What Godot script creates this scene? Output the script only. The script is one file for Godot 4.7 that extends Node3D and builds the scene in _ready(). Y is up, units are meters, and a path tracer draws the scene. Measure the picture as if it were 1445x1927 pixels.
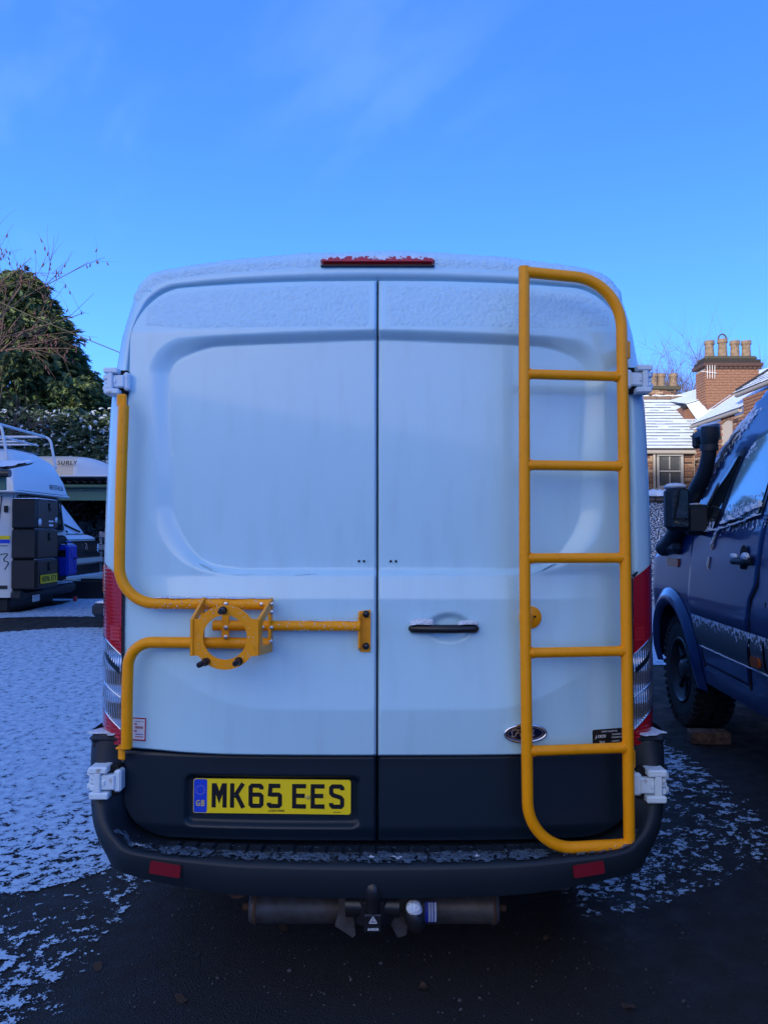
extends Node3D

var M := {}
var rng := RandomNumberGenerator.new()
var fn1 := FastNoiseLite.new()

# ---------------------------------------------------------------- helpers
func V(x: float, y: float, z: float) -> Vector3:
	return Vector3(x, y, z)

func ss(a: float, b: float, x: float) -> float:
	return smoothstep(a, b, x)

func nz(x: float, y: float, z := 0.0) -> float:
	return fn1.get_noise_3d(x * 100.0, y * 100.0, z * 100.0)

func lin(r: float, g: float, b: float) -> Color:
	return Color(r, g, b).linear_to_srgb()

func begin() -> SurfaceTool:
	var st := SurfaceTool.new()
	st.begin(Mesh.PRIMITIVE_TRIANGLES)
	return st

func done(st: SurfaceTool) -> ArrayMesh:
	st.generate_normals()
	return st.commit()

# a plain name, with _001, _002 ... when its parent already holds one
func numbered(called: String, parent: Node) -> String:
	var key := "n_" + called
	var n: int = parent.get_meta(key, 0)
	parent.set_meta(key, n + 1)
	return called if n == 0 else "%s_%03d" % [called, n]

func put(called: String, mesh: Mesh, mat: Material, parent: Node3D = self, label := "") -> MeshInstance3D:
	var o := MeshInstance3D.new()
	o.name = numbered(called, parent)
	o.mesh = mesh
	o.material_override = mat
	parent.add_child(o, true)
	if label != "":
		o.set_meta("label", label)
	return o

func node(called: String, at := Vector3.ZERO, parent: Node3D = self) -> Node3D:
	var o := Node3D.new()
	o.name = numbered(called, parent)
	parent.add_child(o, true)
	o.position = at
	return o

func tag(o: Node3D, label: String, category := "", group := "", kind := "") -> void:
	if label != "":
		o.set_meta("label", label)
	if category != "":
		o.set_meta("category", category)
	if group != "":
		o.set_meta("group", group)
	if kind != "":
		o.set_meta("kind", kind)

func tri(st: SurfaceTool, a: Vector3, b: Vector3, c: Vector3, ref: Vector3) -> void:
	if (b - a).cross(c - a).dot(ref) > 0.0:
		st.add_vertex(a); st.add_vertex(c); st.add_vertex(b)
	else:
		st.add_vertex(a); st.add_vertex(b); st.add_vertex(c)

func quad(st: SurfaceTool, a: Vector3, b: Vector3, c: Vector3, d: Vector3, ref: Vector3) -> void:
	tri(st, a, b, c, ref)
	tri(st, a, c, d, ref)

# a box with chamfered edges
func bx(st: SurfaceTool, c: Vector3, size: Vector3, bev := 0.0, basis := Basis()) -> void:
	var h := size / 2.0
	bev = minf(bev, minf(h.x, minf(h.y, h.z)) * 0.9)
	st.set_smooth_group(-1)
	for a in 3:
		var b := (a + 1) % 3
		var d := (a + 2) % 3
		for s in [-1.0, 1.0]:
			var pts := []
			for k in [[-1, -1], [1, -1], [1, 1], [-1, 1]]:
				var p := Vector3()
				p[a] = s * h[a]
				p[b] = k[0] * (h[b] - bev)
				p[d] = k[1] * (h[d] - bev)
				pts.append(c + basis * p)
			var n := Vector3()
			n[a] = s
			quad(st, pts[0], pts[1], pts[2], pts[3], basis * n)
		if bev > 0.0:
			for s in [-1.0, 1.0]:
				for t in [-1.0, 1.0]:
					var e := []
					for k in [-1.0, 1.0]:
						var p := Vector3()
						p[a] = s * h[a]; p[b] = t * (h[b] - bev); p[d] = k * (h[d] - bev)
						var q := Vector3()
						q[a] = s * (h[a] - bev); q[b] = t * h[b]; q[d] = k * (h[d] - bev)
						e.append(c + basis * p)
						e.append(c + basis * q)
					var n := Vector3()
					n[a] = s; n[b] = t
					quad(st, e[0], e[1], e[3], e[2], basis * n)
	if bev > 0.0:
		for sx in [-1.0, 1.0]:
			for sy in [-1.0, 1.0]:
				for sz in [-1.0, 1.0]:
					var g := V(sx, sy, sz)
					tri(st, c + basis * V(sx * h.x, sy * (h.y - bev), sz * (h.z - bev)), c + basis * V(sx * (h.x - bev), sy * h.y, sz * (h.z - bev)), c + basis * V(sx * (h.x - bev), sy * (h.y - bev), sz * h.z), basis * g)

func boxmesh(c: Vector3, size: Vector3, bev := 0.0, basis := Basis()) -> ArrayMesh:
	var st := begin()
	bx(st, c, size, bev, basis)
	return done(st)

# a tube along points; r is one radius or one per point
func tube(st: SurfaceTool, pts: Array, r, seg := 12, caps := true) -> void:
	var n := pts.size()
	var t0: Vector3 = (pts[1] - pts[0]).normalized()
	var up := V(0, 1, 0) if absf(t0.y) < 0.9 else V(1, 0, 0)
	var x := up.cross(t0).normalized()
	var rings := []
	for i in n:
		var t: Vector3 = (pts[mini(i + 1, n - 1)] - pts[maxi(i - 1, 0)]).normalized()
		x = (x - t * x.dot(t)).normalized()
		var y := t.cross(x)
		var rr: float = r[i] if r is Array else r
		var ring := []
		for k in seg:
			var a := TAU * k / seg
			ring.append(pts[i] + (x * cos(a) + y * sin(a)) * rr)
		rings.append(ring)
	st.set_smooth_group(1)
	for i in n - 1:
		for k in seg:
			var k2 := (k + 1) % seg
			var ref: Vector3 = rings[i][k] + rings[i + 1][k2] - pts[i] - pts[i + 1]
			quad(st, rings[i][k], rings[i][k2], rings[i + 1][k2], rings[i + 1][k], ref)
	if caps:
		st.set_smooth_group(-1)
		for e in [0, n - 1]:
			var ref: Vector3 = pts[e] - pts[1 if e == 0 else n - 2]
			for k in range(1, seg - 1):
				tri(st, rings[e][0], rings[e][k], rings[e][k + 1], ref)

func tubemesh(pts: Array, r, seg := 12, caps := true) -> ArrayMesh:
	var st := begin()
	tube(st, pts, r, seg, caps)
	return done(st)

# corners of a path rounded by arcs
func bend(pts: Array, r: float, n := 10) -> Array:
	var out := [pts[0]]
	for i in range(1, pts.size() - 1):
		var p: Vector3 = pts[i]
		var a: Vector3 = pts[i - 1] - p
		var b: Vector3 = pts[i + 1] - p
		var d := minf(r, minf(a.length(), b.length()) * 0.48)
		var p0 := p + a.normalized() * d
		var p1 := p + b.normalized() * d
		var w := cos((PI - a.angle_to(b)) / 2.0)
		for k in n + 1:
			var t := float(k) / n
			var b0 := (1 - t) * (1 - t)
			var b1 := 2 * t * (1 - t) * w
			var b2 := t * t
			out.append((p0 * b0 + p * b1 + p1 * b2) / (b0 + b1 + b2))
	out.append(pts[-1])
	return out

func lathe(st: SurfaceTool, prof: Array, seg: int, xf: Transform3D, smooth := true) -> void:
	st.set_smooth_group(1 if smooth else -1)
	for i in prof.size() - 1:
		var p: Vector2 = prof[i]
		var q: Vector2 = prof[i + 1]
		var nrm := Vector2(q.y - p.y, -(q.x - p.x))
		for k in seg:
			var a := TAU * k / seg
			var b := TAU * (k + 1) / seg
			var m := (a + b) / 2
			var ref := xf.basis * V(cos(m) * nrm.x, nrm.y, sin(m) * nrm.x)
			var A := xf * V(cos(a) * p.x, p.y, sin(a) * p.x)
			var B := xf * V(cos(b) * p.x, p.y, sin(b) * p.x)
			var C := xf * V(cos(b) * q.x, q.y, sin(b) * q.x)
			var D := xf * V(cos(a) * q.x, q.y, sin(a) * q.x)
			if p.x > 1e-5:
				tri(st, A, B, C, ref)
			if q.x > 1e-5:
				tri(st, A, C, D, ref)

func lathemesh(prof: Array, seg: int, xf := Transform3D(), smooth := true) -> ArrayMesh:
	var st := begin()
	lathe(st, prof, seg, xf, smooth)
	return done(st)

# a flat outline given thickness from z = d0 to d1 of xf
func prism(st: SurfaceTool, poly: PackedVector2Array, d0: float, d1: float, xf := Transform3D()) -> void:
	var idx := Geometry2D.triangulate_polygon(poly)
	st.set_smooth_group(-1)
	for f in [[d1, 1.0], [d0, -1.0]]:
		for k in range(0, idx.size(), 3):
			var a := poly[idx[k]]
			var b := poly[idx[k + 1]]
			var c := poly[idx[k + 2]]
			tri(st, xf * V(a.x, a.y, f[0]), xf * V(b.x, b.y, f[0]), xf * V(c.x, c.y, f[0]), xf.basis * V(0, 0, f[1]))
	var cw := Geometry2D.is_polygon_clockwise(poly)
	for k in poly.size():
		var a := poly[k]
		var b := poly[(k + 1) % poly.size()]
		var e := b - a
		var n2 := Vector2(e.y, -e.x) * (-1.0 if cw else 1.0)
		quad(st, xf * V(a.x, a.y, d0), xf * V(b.x, b.y, d0), xf * V(b.x, b.y, d1), xf * V(a.x, a.y, d1), xf.basis * V(n2.x, n2.y, 0))

func prismmesh(poly: PackedVector2Array, d0: float, d1: float, xf := Transform3D()) -> ArrayMesh:
	var st := begin()
	prism(st, poly, d0, d1, xf)
	return done(st)

func rrect(w: float, h: float, r: float, n := 5) -> PackedVector2Array:
	var p := PackedVector2Array()
	for c in [[1, 1, 0], [-1, 1, 1], [-1, -1, 2], [1, -1, 3]]:
		for k in n + 1:
			var a: float = (c[2] + float(k) / n) * PI / 2
			p.append(Vector2(c[0] * (w / 2 - r) + cos(a) * r, c[1] * (h / 2 - r) + sin(a) * r))
	return p

func ellipse(a: float, b: float, n := 40) -> PackedVector2Array:
	var p := PackedVector2Array()
	for k in n:
		p.append(Vector2(a * cos(TAU * k / n), b * sin(TAU * k / n)))
	return p

# a grid of (nu + 1) x (nv + 1) points with smooth normals; fn(i, j) -> Vector3; cov(i, j) -> alpha of the vertex; skip(i, j) -> leave the quad out
func sheet(nu: int, nv: int, fn: Callable, skip = null, cov = null) -> ArrayMesh:
	var vs := PackedVector3Array()
	var ns := PackedVector3Array()
	var uv := PackedVector2Array()
	var cs := PackedColorArray()
	var ix := PackedInt32Array()
	for j in nv + 1:
		for i in nu + 1:
			vs.append(fn.call(i, j))
			uv.append(Vector2(float(i) / nu, 1.0 - float(j) / nv))
			if cov:
				cs.append(Color(1, 1, 1, cov.call(i, j)))
	var w := nu + 1
	for j in nv + 1:
		for i in nu + 1:
			var du := vs[j * w + mini(i + 1, nu)] - vs[j * w + maxi(i - 1, 0)]
			var dv := vs[mini(j + 1, nv) * w + i] - vs[maxi(j - 1, 0) * w + i]
			var n := du.cross(dv)
			ns.append(n.normalized() if n.length() > 1e-12 else V(0, 1, 0))
	for j in nv:
		for i in nu:
			if skip and skip.call(i, j):
				continue
			var a := j * w + i
			ix.append_array(PackedInt32Array([a, a + w, a + w + 1, a, a + w + 1, a + 1]))
	var arr := []
	arr.resize(Mesh.ARRAY_MAX)
	arr[Mesh.ARRAY_VERTEX] = vs
	arr[Mesh.ARRAY_NORMAL] = ns
	arr[Mesh.ARRAY_TEX_UV] = uv
	if cov:
		arr[Mesh.ARRAY_COLOR] = cs
	arr[Mesh.ARRAY_INDEX] = ix
	var m := ArrayMesh.new()
	m.add_surface_from_arrays(Mesh.PRIMITIVE_TRIANGLES, arr)
	return m

# value of a table of [key, value] pairs at x
func tab(t: Array, x: float) -> float:
	if x <= t[0][0]:
		return t[0][1]
	for k in range(1, t.size()):
		if x <= t[k][0]:
			return lerpf(t[k - 1][1], t[k][1], (x - t[k - 1][0]) / (t[k][0] - t[k - 1][0]))
	return t[-1][1]

# a point along a list of Vector2 or Vector3, t from 0 to 1, rounded by a spline
func along(l: Array, t: float):
	var n := l.size() - 1
	var f := clampf(t, 0, 1) * n
	var i := mini(int(f), n - 1)
	var a = l[maxi(i - 1, 0)]
	var d = l[mini(i + 2, n)]
	return l[i].cubic_interpolate(l[i + 1], a, d, f - i)

# a lumpy ridge of snow along points
func ridge(pts: Array, r: float, h: float, nu := 60, rough := 0.5) -> ArrayMesh:
	var f := func(i: int, j: int) -> Vector3:
		var t := float(i) / nu
		var p: Vector3 = along(pts, t)
		var q: Vector3 = along(pts, minf(t + 0.01, 1.0))
		var o: Vector3 = along(pts, maxf(t - 0.01, 0.0))
		var dir := (q - o).normalized()
		var side := dir.cross(V(0, 1, 0)).normalized()
		var up := side.cross(dir)
		var a := PI * j / 8.0
		var e := sqrt(clampf(sin(PI * clampf(t, 0.01, 0.99)) * 4.0, 0.05, 1.0))
		var k := (1.0 + rough * nz(p.x * 1.4 + j * 0.02, p.y * 1.4, p.z * 1.4)) * e
		return p + (side * cos(a) * r + up * sin(a) * h) * k
	return sheet(nu, 8, f)

# a lumpy mound
func mound(c: Vector3, size: Vector3, n := 16) -> ArrayMesh:
	var f := func(i: int, j: int) -> Vector3:
		var a := TAU * i / n
		var b := PI * (float(j) / (n / 2) - 0.5)
		var d := V(cos(a) * cos(b), sin(b), -sin(a) * cos(b))
		var k := 1.0 + 0.5 * nz(c.x + d.x * 0.03, c.y + d.y * 0.03, c.z + d.z * 0.03)
		return c + d * size * k
	return sheet(n, n / 2, f)

func text(called: String, s: String, cap: float, xf: Transform3D, mat: Material, parent: Node3D, bold := true, squeeze := 1.0, family := "Droid Sans") -> MeshInstance3D:
	var tm := TextMesh.new()
	var f := SystemFont.new()
	f.font_names = PackedStringArray([family])
	f.font_weight = 700 if bold else 400
	tm.font = f
	tm.text = s
	tm.font_size = 64
	tm.pixel_size = cap / (0.714 * 64.0)
	tm.depth = 0.0012
	tm.curve_step = 2.0
	var o := put(called, tm, mat, parent)
	o.transform = xf * Transform3D(Basis().scaled(V(squeeze, 1, 1)), Vector3.ZERO)
	return o

# flat lettering from a pen path: quads with mitred joints
func pen(st: SurfaceTool, pts: Array, w: float, z: float, th: float, xf: Transform3D) -> void:
	var n := pts.size()
	var l := []
	var r := []
	for i in n:
		var p: Vector2 = pts[i]
		var d0: Vector2 = (p - pts[i - 1]).normalized() if i > 0 else (pts[1] - p).normalized()
		var d1: Vector2 = (pts[i + 1] - p).normalized() if i < n - 1 else d0
		var n0 := Vector2(-d0.y, d0.x)
		var n1 := Vector2(-d1.y, d1.x)
		var m := (n0 + n1).normalized()
		m *= (w / 2) / maxf(m.dot(n0), 0.35)
		l.append(p + m)
		r.append(p - m)
	st.set_smooth_group(-1)
	for i in n - 1:
		var a: Vector2 = l[i]
		var b: Vector2 = l[i + 1]
		var c: Vector2 = r[i + 1]
		var d: Vector2 = r[i]
		quad(st, xf * V(a.x, a.y, z + th), xf * V(b.x, b.y, z + th), xf * V(c.x, c.y, z + th), xf * V(d.x, d.y, z + th), xf.basis.z)
		quad(st, xf * V(a.x, a.y, z), xf * V(b.x, b.y, z), xf * V(b.x, b.y, z + th), xf * V(a.x, a.y, z + th), xf.basis * V(a.x - d.x, a.y - d.y, 0))
		quad(st, xf * V(d.x, d.y, z), xf * V(c.x, c.y, z), xf * V(c.x, c.y, z + th), xf * V(d.x, d.y, z + th), xf.basis * V(d.x - a.x, d.y - a.y, 0))

# ---------------------------------------------------------------- materials
func noise_tex(freq: float, size := 512, oct := 4, ramp: Gradient = null, kind := FastNoiseLite.TYPE_SIMPLEX_SMOOTH, sd := 1, as_normal := 0.0, gain := 0.5) -> NoiseTexture2D:
	var n := FastNoiseLite.new()
	n.noise_type = kind
	n.frequency = freq
	n.fractal_octaves = oct
	n.fractal_gain = gain
	n.seed = sd
	var t := NoiseTexture2D.new()
	t.width = size
	t.height = size
	t.seamless = true
	t.noise = n
	if ramp:
		t.color_ramp = ramp
	if as_normal > 0.0:
		t.as_normal_map = true
		t.bump_strength = as_normal
	return t

func grad(stops: Array) -> Gradient:
	var g := Gradient.new()
	var o := PackedFloat32Array()
	var c := PackedColorArray()
	for s in stops:
		o.append(s[0])
		c.append(s[1])
	g.offsets = o
	g.colors = c
	return g

func mat(key: String, c: Color, rough := 0.6, metal := 0.0) -> StandardMaterial3D:
	var m := StandardMaterial3D.new()
	m.albedo_color = c
	m.roughness = rough
	m.metallic = metal
	m.resource_name = key
	M[key] = m
	return m

func tri_tex(m: StandardMaterial3D, tex: Texture2D, scale: float, world := true) -> void:
	m.albedo_texture = tex
	m.uv1_triplanar = true
	m.uv1_world_triplanar = world
	m.uv1_scale = V(scale, scale, scale)

func bump(m: StandardMaterial3D, tex: Texture2D, cm: float) -> void:
	m.heightmap_enabled = true
	m.heightmap_texture = tex
	m.heightmap_scale = cm

func materials() -> void:
	var fine := noise_tex(0.03, 512, 5)
	var soft := noise_tex(0.01, 512, 4, null, FastNoiseLite.TYPE_SIMPLEX_SMOOTH, 5)
	var gravel := noise_tex(0.09, 1024, 3, null, FastNoiseLite.TYPE_CELLULAR, 7)
	# vehicles
	var w := mat("white_paint", lin(0.5, 0.79, 0.93), 0.28)  # white tinted bluer in the base colour, standing in for blue skylight
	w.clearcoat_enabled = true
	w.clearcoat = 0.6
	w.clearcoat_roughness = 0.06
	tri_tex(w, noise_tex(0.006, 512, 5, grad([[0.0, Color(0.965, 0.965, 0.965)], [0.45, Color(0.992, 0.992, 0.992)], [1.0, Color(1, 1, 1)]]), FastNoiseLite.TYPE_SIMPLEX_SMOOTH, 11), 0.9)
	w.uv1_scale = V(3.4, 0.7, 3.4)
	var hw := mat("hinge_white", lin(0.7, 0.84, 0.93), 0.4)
	tri_tex(hw, noise_tex(0.01, 256, 4, grad([[0.0, Color(0.72, 0.62, 0.55)], [0.16, Color(1, 1, 1)], [1.0, Color(1, 1, 1)]]), FastNoiseLite.TYPE_SIMPLEX_SMOOTH, 15), 4.0)
	var y := mat("yellow_paint", lin(1.0, 0.37, 0.004), 0.38)
	y.metallic_specular = 0.3
	y.clearcoat_enabled = true
	y.clearcoat = 0.2
	y.clearcoat_roughness = 0.08
	tri_tex(y, noise_tex(0.02, 256, 4, grad([[0.0, Color(0.95, 0.94, 0.93)], [0.4, Color(1, 1, 1)], [1.0, Color(1, 1, 1)]]), FastNoiseLite.TYPE_SIMPLEX_SMOOTH, 12), 3.0)
	var pl := mat("black_plastic", lin(0.006, 0.014, 0.025), 0.55)
	bump(pl, fine, 0.02)
	pl.uv1_triplanar = true
	pl.uv1_world_triplanar = true
	pl.uv1_scale = V(14, 14, 14)
	mat("cladding_plastic", lin(0.003, 0.012, 0.025), 0.42)
	mat("black", lin(0.014, 0.015, 0.018), 0.32)
	mat("gap", lin(0.006, 0.006, 0.007), 0.9)
	mat("chrome", lin(0.8, 0.82, 0.85), 0.12, 1.0)
	mat("bolt_steel", lin(0.6, 0.62, 0.65), 0.28, 1.0)
	var red := mat("red_lens", lin(0.42, 0.004, 0.01), 0.16)
	red.clearcoat_enabled = true
	red.clearcoat = 1.0
	red.clearcoat_roughness = 0.03
	var red2 := mat("red_reflector", lin(0.5, 0.005, 0.01), 0.2)
	red2.clearcoat_enabled = true
	red2.clearcoat = 1.0
	mat("dark_reflector", lin(0.2, 0.006, 0.018), 0.3)
	var clear := mat("silver_reflector", lin(0.62, 0.66, 0.7), 0.14, 0.9)
	clear.clearcoat_enabled = true
	clear.clearcoat = 1.0
	clear.clearcoat_roughness = 0.03
	var rust := mat("old_steel", lin(0.1, 0.1, 0.105), 0.5, 0.3)
	tri_tex(rust, noise_tex(0.02, 512, 5, grad([[0.0, Color(0.62, 0.55, 0.5)], [0.5, Color(0.85, 0.84, 0.84)], [1.0, Color(1, 1, 1)]]), FastNoiseLite.TYPE_SIMPLEX_SMOOTH, 3), 2.0)
	mat("rust", lin(0.07, 0.035, 0.022), 0.85)
	mat("plate_yellow", lin(1.0, 0.74, 0.004), 0.45)
	mat("plate_blue", lin(0.012, 0.06, 0.62), 0.35)
	mat("plate_black", lin(0.006, 0.006, 0.008), 0.4)
	mat("plate_gold", lin(0.6, 0.5, 0.12), 0.5)
	mat("badge_blue", lin(0.004, 0.007, 0.035), 0.15)
	mat("badge_silver", lin(0.62, 0.58, 0.55), 0.3, 0.8)
	mat("sticker_white", lin(0.72, 0.76, 0.82), 0.5)
	mat("sticker_red", lin(0.4, 0.01, 0.03), 0.5)
	mat("ink_blue", lin(0.02, 0.04, 0.45), 0.5)
	mat("rubber", lin(0.012, 0.012, 0.013), 0.8)
	# blue van
	var b := mat("blue_paint", lin(0.004, 0.024, 0.12), 0.3, 0.05)
	b.clearcoat_enabled = true
	b.clearcoat = 0.5
	b.clearcoat_roughness = 0.05
	var bc := mat("blue_cladding", lin(0.045, 0.06, 0.078), 0.5)
	bump(bc, fine, 0.01)
	var gl := mat("dark_glass", lin(0.012, 0.02, 0.024), 0.03, 0.0)
	gl.metallic_specular = 0.9
	var tg := mat("reflection_teal_glass", lin(0.3, 0.52, 0.54), 0.12, 0.35)  # teal of reflected and transmitted light put into the glass colour
	tg.metallic_specular = 0.9
	mat("amber_lens", lin(0.32, 0.07, 0.012), 0.2)
	mat("bright_trim", lin(0.75, 0.7, 0.65), 0.25, 0.9)
	# snow, its white likewise tinted toward the blue skylight
	var sn := mat("snow", lin(0.72, 0.8, 0.9), 0.75)
	tri_tex(sn, noise_tex(0.02, 512, 5, grad([[0.0, Color(0.82, 0.84, 0.87)], [0.5, Color(0.96, 0.97, 0.98)], [1.0, Color(1, 1, 1)]]), FastNoiseLite.TYPE_SIMPLEX_SMOOTH, 21), 6.0)
	bump(sn, fine, 0.6)
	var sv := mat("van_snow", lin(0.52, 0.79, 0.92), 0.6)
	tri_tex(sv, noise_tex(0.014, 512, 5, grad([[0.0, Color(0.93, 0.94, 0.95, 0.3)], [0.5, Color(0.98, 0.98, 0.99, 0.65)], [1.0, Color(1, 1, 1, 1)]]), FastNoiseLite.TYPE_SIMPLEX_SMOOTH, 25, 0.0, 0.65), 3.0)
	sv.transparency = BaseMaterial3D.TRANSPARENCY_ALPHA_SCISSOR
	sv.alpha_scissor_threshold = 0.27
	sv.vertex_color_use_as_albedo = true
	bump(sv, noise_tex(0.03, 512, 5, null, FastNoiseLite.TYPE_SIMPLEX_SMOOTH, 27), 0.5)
	var fr := mat("frost", lin(0.72, 0.8, 0.9), 0.8)
	tri_tex(fr, noise_tex(0.016, 512, 6, grad([[0.0, Color(0.9, 0.92, 0.95, 0)], [1.0, Color(1, 1, 1, 1)]]), FastNoiseLite.TYPE_SIMPLEX_SMOOTH, 31, 0.0, 0.72), 3.0)
	fr.transparency = BaseMaterial3D.TRANSPARENCY_ALPHA_SCISSOR
	fr.alpha_scissor_threshold = 0.27
	fr.vertex_color_use_as_albedo = true
	var ice := mat("old_ice", lin(0.12, 0.18, 0.24), 0.5)
	tri_tex(ice, noise_tex(0.016, 512, 6, grad([[0.0, Color(0.5, 0.54, 0.58, 0)], [0.6, Color(0.8, 0.84, 0.9, 0.6)], [1.0, Color(1, 1, 1, 1)]]), FastNoiseLite.TYPE_SIMPLEX_SMOOTH, 35, 0.0, 0.72), 4.0)
	ice.transparency = BaseMaterial3D.TRANSPARENCY_ALPHA_SCISSOR
	ice.alpha_scissor_threshold = 0.27
	ice.vertex_color_use_as_albedo = true
	bump(ice, fine, 0.8)
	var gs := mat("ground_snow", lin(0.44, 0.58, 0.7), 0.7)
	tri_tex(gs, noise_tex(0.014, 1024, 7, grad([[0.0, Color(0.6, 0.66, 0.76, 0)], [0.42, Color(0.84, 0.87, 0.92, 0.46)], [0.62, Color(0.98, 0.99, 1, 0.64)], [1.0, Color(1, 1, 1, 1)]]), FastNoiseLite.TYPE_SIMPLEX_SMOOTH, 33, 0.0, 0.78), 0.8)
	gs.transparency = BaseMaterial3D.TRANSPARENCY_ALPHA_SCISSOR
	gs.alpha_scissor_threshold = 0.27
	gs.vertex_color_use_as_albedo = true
	# ground
	var asp := mat("asphalt", lin(0.042, 0.042, 0.043), 0.9)
	tri_tex(asp, noise_tex(0.11, 1024, 4, grad([[0.0, Color(0.35, 0.36, 0.38)], [0.45, Color(0.72, 0.72, 0.73)], [0.72, Color(0.98, 0.96, 0.93)], [1.0, Color(1.0, 1.0, 1.0)]]), FastNoiseLite.TYPE_SIMPLEX_SMOOTH, 41), 1.7)
	bump(asp, gravel, 0.4)
	asp.metallic_specular = 0.3
	asp.roughness_texture = noise_tex(0.006, 512, 4, grad([[0.0, Color(0.55, 0.55, 0.55)], [1.0, Color(1, 1, 1)]]), FastNoiseLite.TYPE_SIMPLEX_SMOOTH, 43)
	mat("stone", lin(0.055, 0.055, 0.06), 0.8)
	mat("leaf_litter", lin(0.05, 0.03, 0.018), 0.8)
	var wd := mat("wood", lin(0.24, 0.13, 0.07), 0.8)
	tri_tex(wd, noise_tex(0.02, 256, 4, grad([[0.0, Color(0.4, 0.38, 0.35)], [1.0, Color(1, 1, 1)]]), FastNoiseLite.TYPE_SIMPLEX_SMOOTH, 45), 3.0)
	# buildings
	var tones := [lin(0.33, 0.17, 0.11), lin(0.24, 0.12, 0.09), lin(0.38, 0.24, 0.17), lin(0.1, 0.055, 0.048), lin(0.032, 0.027, 0.026), lin(0.5, 0.36, 0.26)]
	for k in tones.size():
		var br := mat("brick_%s" % "abcdef"[k], tones[k], 0.9)
		tri_tex(br, noise_tex(0.05, 256, 4, grad([[0.0, Color(0.65, 0.62, 0.6)], [1.0, Color(1, 1, 1)]]), FastNoiseLite.TYPE_SIMPLEX_SMOOTH, 50 + k), 2.0)
	mat("mortar", lin(0.42, 0.37, 0.31), 0.95)
	mat("slate", lin(0.055, 0.055, 0.065), 0.7)
	mat("ridge_tile", lin(0.14, 0.1, 0.08), 0.85)
	mat("terracotta", lin(0.24, 0.175, 0.13), 0.9)
	tri_tex(M.terracotta, noise_tex(0.02, 256, 4, grad([[0.0, Color(0.62, 0.6, 0.58)], [0.5, Color(0.88, 0.88, 0.86)], [1.0, Color(1, 1, 1)]]), FastNoiseLite.TYPE_SIMPLEX_SMOOTH, 66), 1.5)
	mat("soot", lin(0.055, 0.052, 0.036), 0.9)
	mat("gutter_grey", lin(0.28, 0.26, 0.24), 0.5)
	mat("frame_grey", lin(0.3, 0.3, 0.31), 0.5)
	mat("frame_cream", lin(0.5, 0.48, 0.4), 0.5)
	mat("room_dark", lin(0.02, 0.018, 0.016), 0.9)
	var pane := mat("pane", Color(0.5, 0.55, 0.6, 0.12), 0.05)
	pane.transparency = BaseMaterial3D.TRANSPARENCY_ALPHA
	var pd := mat("pebble_dash", lin(0.24, 0.25, 0.27), 0.9)
	tri_tex(pd, noise_tex(0.05, 512, 4, grad([[0.3, Color(0.2, 0.22, 0.25)], [0.5, Color(0.7, 0.75, 0.8)], [0.7, Color(1, 1, 1)]]), FastNoiseLite.TYPE_SIMPLEX_SMOOTH, 61), 1.0)
	bump(pd, fine, 3.0)
	mat("green_paint", lin(0.045, 0.14, 0.12), 0.55)
	mat("green_gutter", lin(0.015, 0.075, 0.06), 0.4)
	mat("corrugated", lin(0.09, 0.07, 0.06), 0.85)
	mat("dark_board", lin(0.02, 0.018, 0.016), 0.9)
	# other vehicles
	var cr := mat("cream_white", lin(0.6, 0.64, 0.66), 0.35)
	cr.clearcoat_enabled = true
	cr.clearcoat = 0.5
	mat("old_white", lin(0.5, 0.5, 0.45), 0.4)
	mat("cream_shell", lin(0.62, 0.52, 0.4), 0.45)
	mat("box_black", lin(0.012, 0.013, 0.016), 0.38)
	mat("jerry_blue", lin(0.005, 0.035, 0.42), 0.35)
	mat("dark_green_paint", lin(0.012, 0.022, 0.022), 0.35)
	mat("rack_white", lin(0.6, 0.62, 0.64), 0.4)
	mat("yellow_bag", lin(0.5, 0.3, 0.01), 0.7)
	# plants
	var leaf := mat("conifer_leaf", lin(1, 1, 1), 0.7)
	leaf.vertex_color_use_as_albedo = true
	leaf.backlight_enabled = true
	leaf.backlight = Color(0.12, 0.14, 0.05)
	var bark := mat("bark", lin(0.09, 0.068, 0.055), 0.9)
	bump(bark, fine, 1.0)
	mat("twig", lin(0.1, 0.065, 0.05), 0.9)
	mat("twig_pale", lin(0.13, 0.1, 0.075), 0.9)
	mat("seed_pod", lin(0.08, 0.03, 0.03), 0.8)
	var hill := mat("whitened_hill", lin(0.62, 0.68, 0.74), 0.95)  # whitened like snow so the unseen hillside bounces skylight onto the van doors
	tri_tex(hill, noise_tex(0.02, 512, 5, grad([[0.0, Color(0.35, 0.38, 0.33)], [0.4, Color(0.9, 0.91, 0.9)], [1.0, Color(1, 1, 1)]]), FastNoiseLite.TYPE_SIMPLEX_SMOOTH, 71), 0.06)

# ---------------------------------------------------------------- ground
func gh(x: float, z: float) -> float:
	var left := ss(0.5, -2.5, x)
	var g := 0.1 * ss(0.9, 2.0, x) * ss(1.5, -1.5, z) + (0.06 + 0.34 * left) * ss(1.0, 8.0, -z)
	g += 0.5 * ss(12, 30, -z)
	g += 0.012 * nz(x * 0.006, z * 0.006) + 0.006 * nz(x * 0.02, z * 0.02, 3)
	return g
# ---------------------------------------------------------------- the white van seen from behind
func zs(x: float, y: float) -> float:
	return -0.09 * absf(x) ** 3 - 0.028 * (y - 0.9) - (0.35 * (y - 2.17) if y > 2.17 else 0.0)

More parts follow.
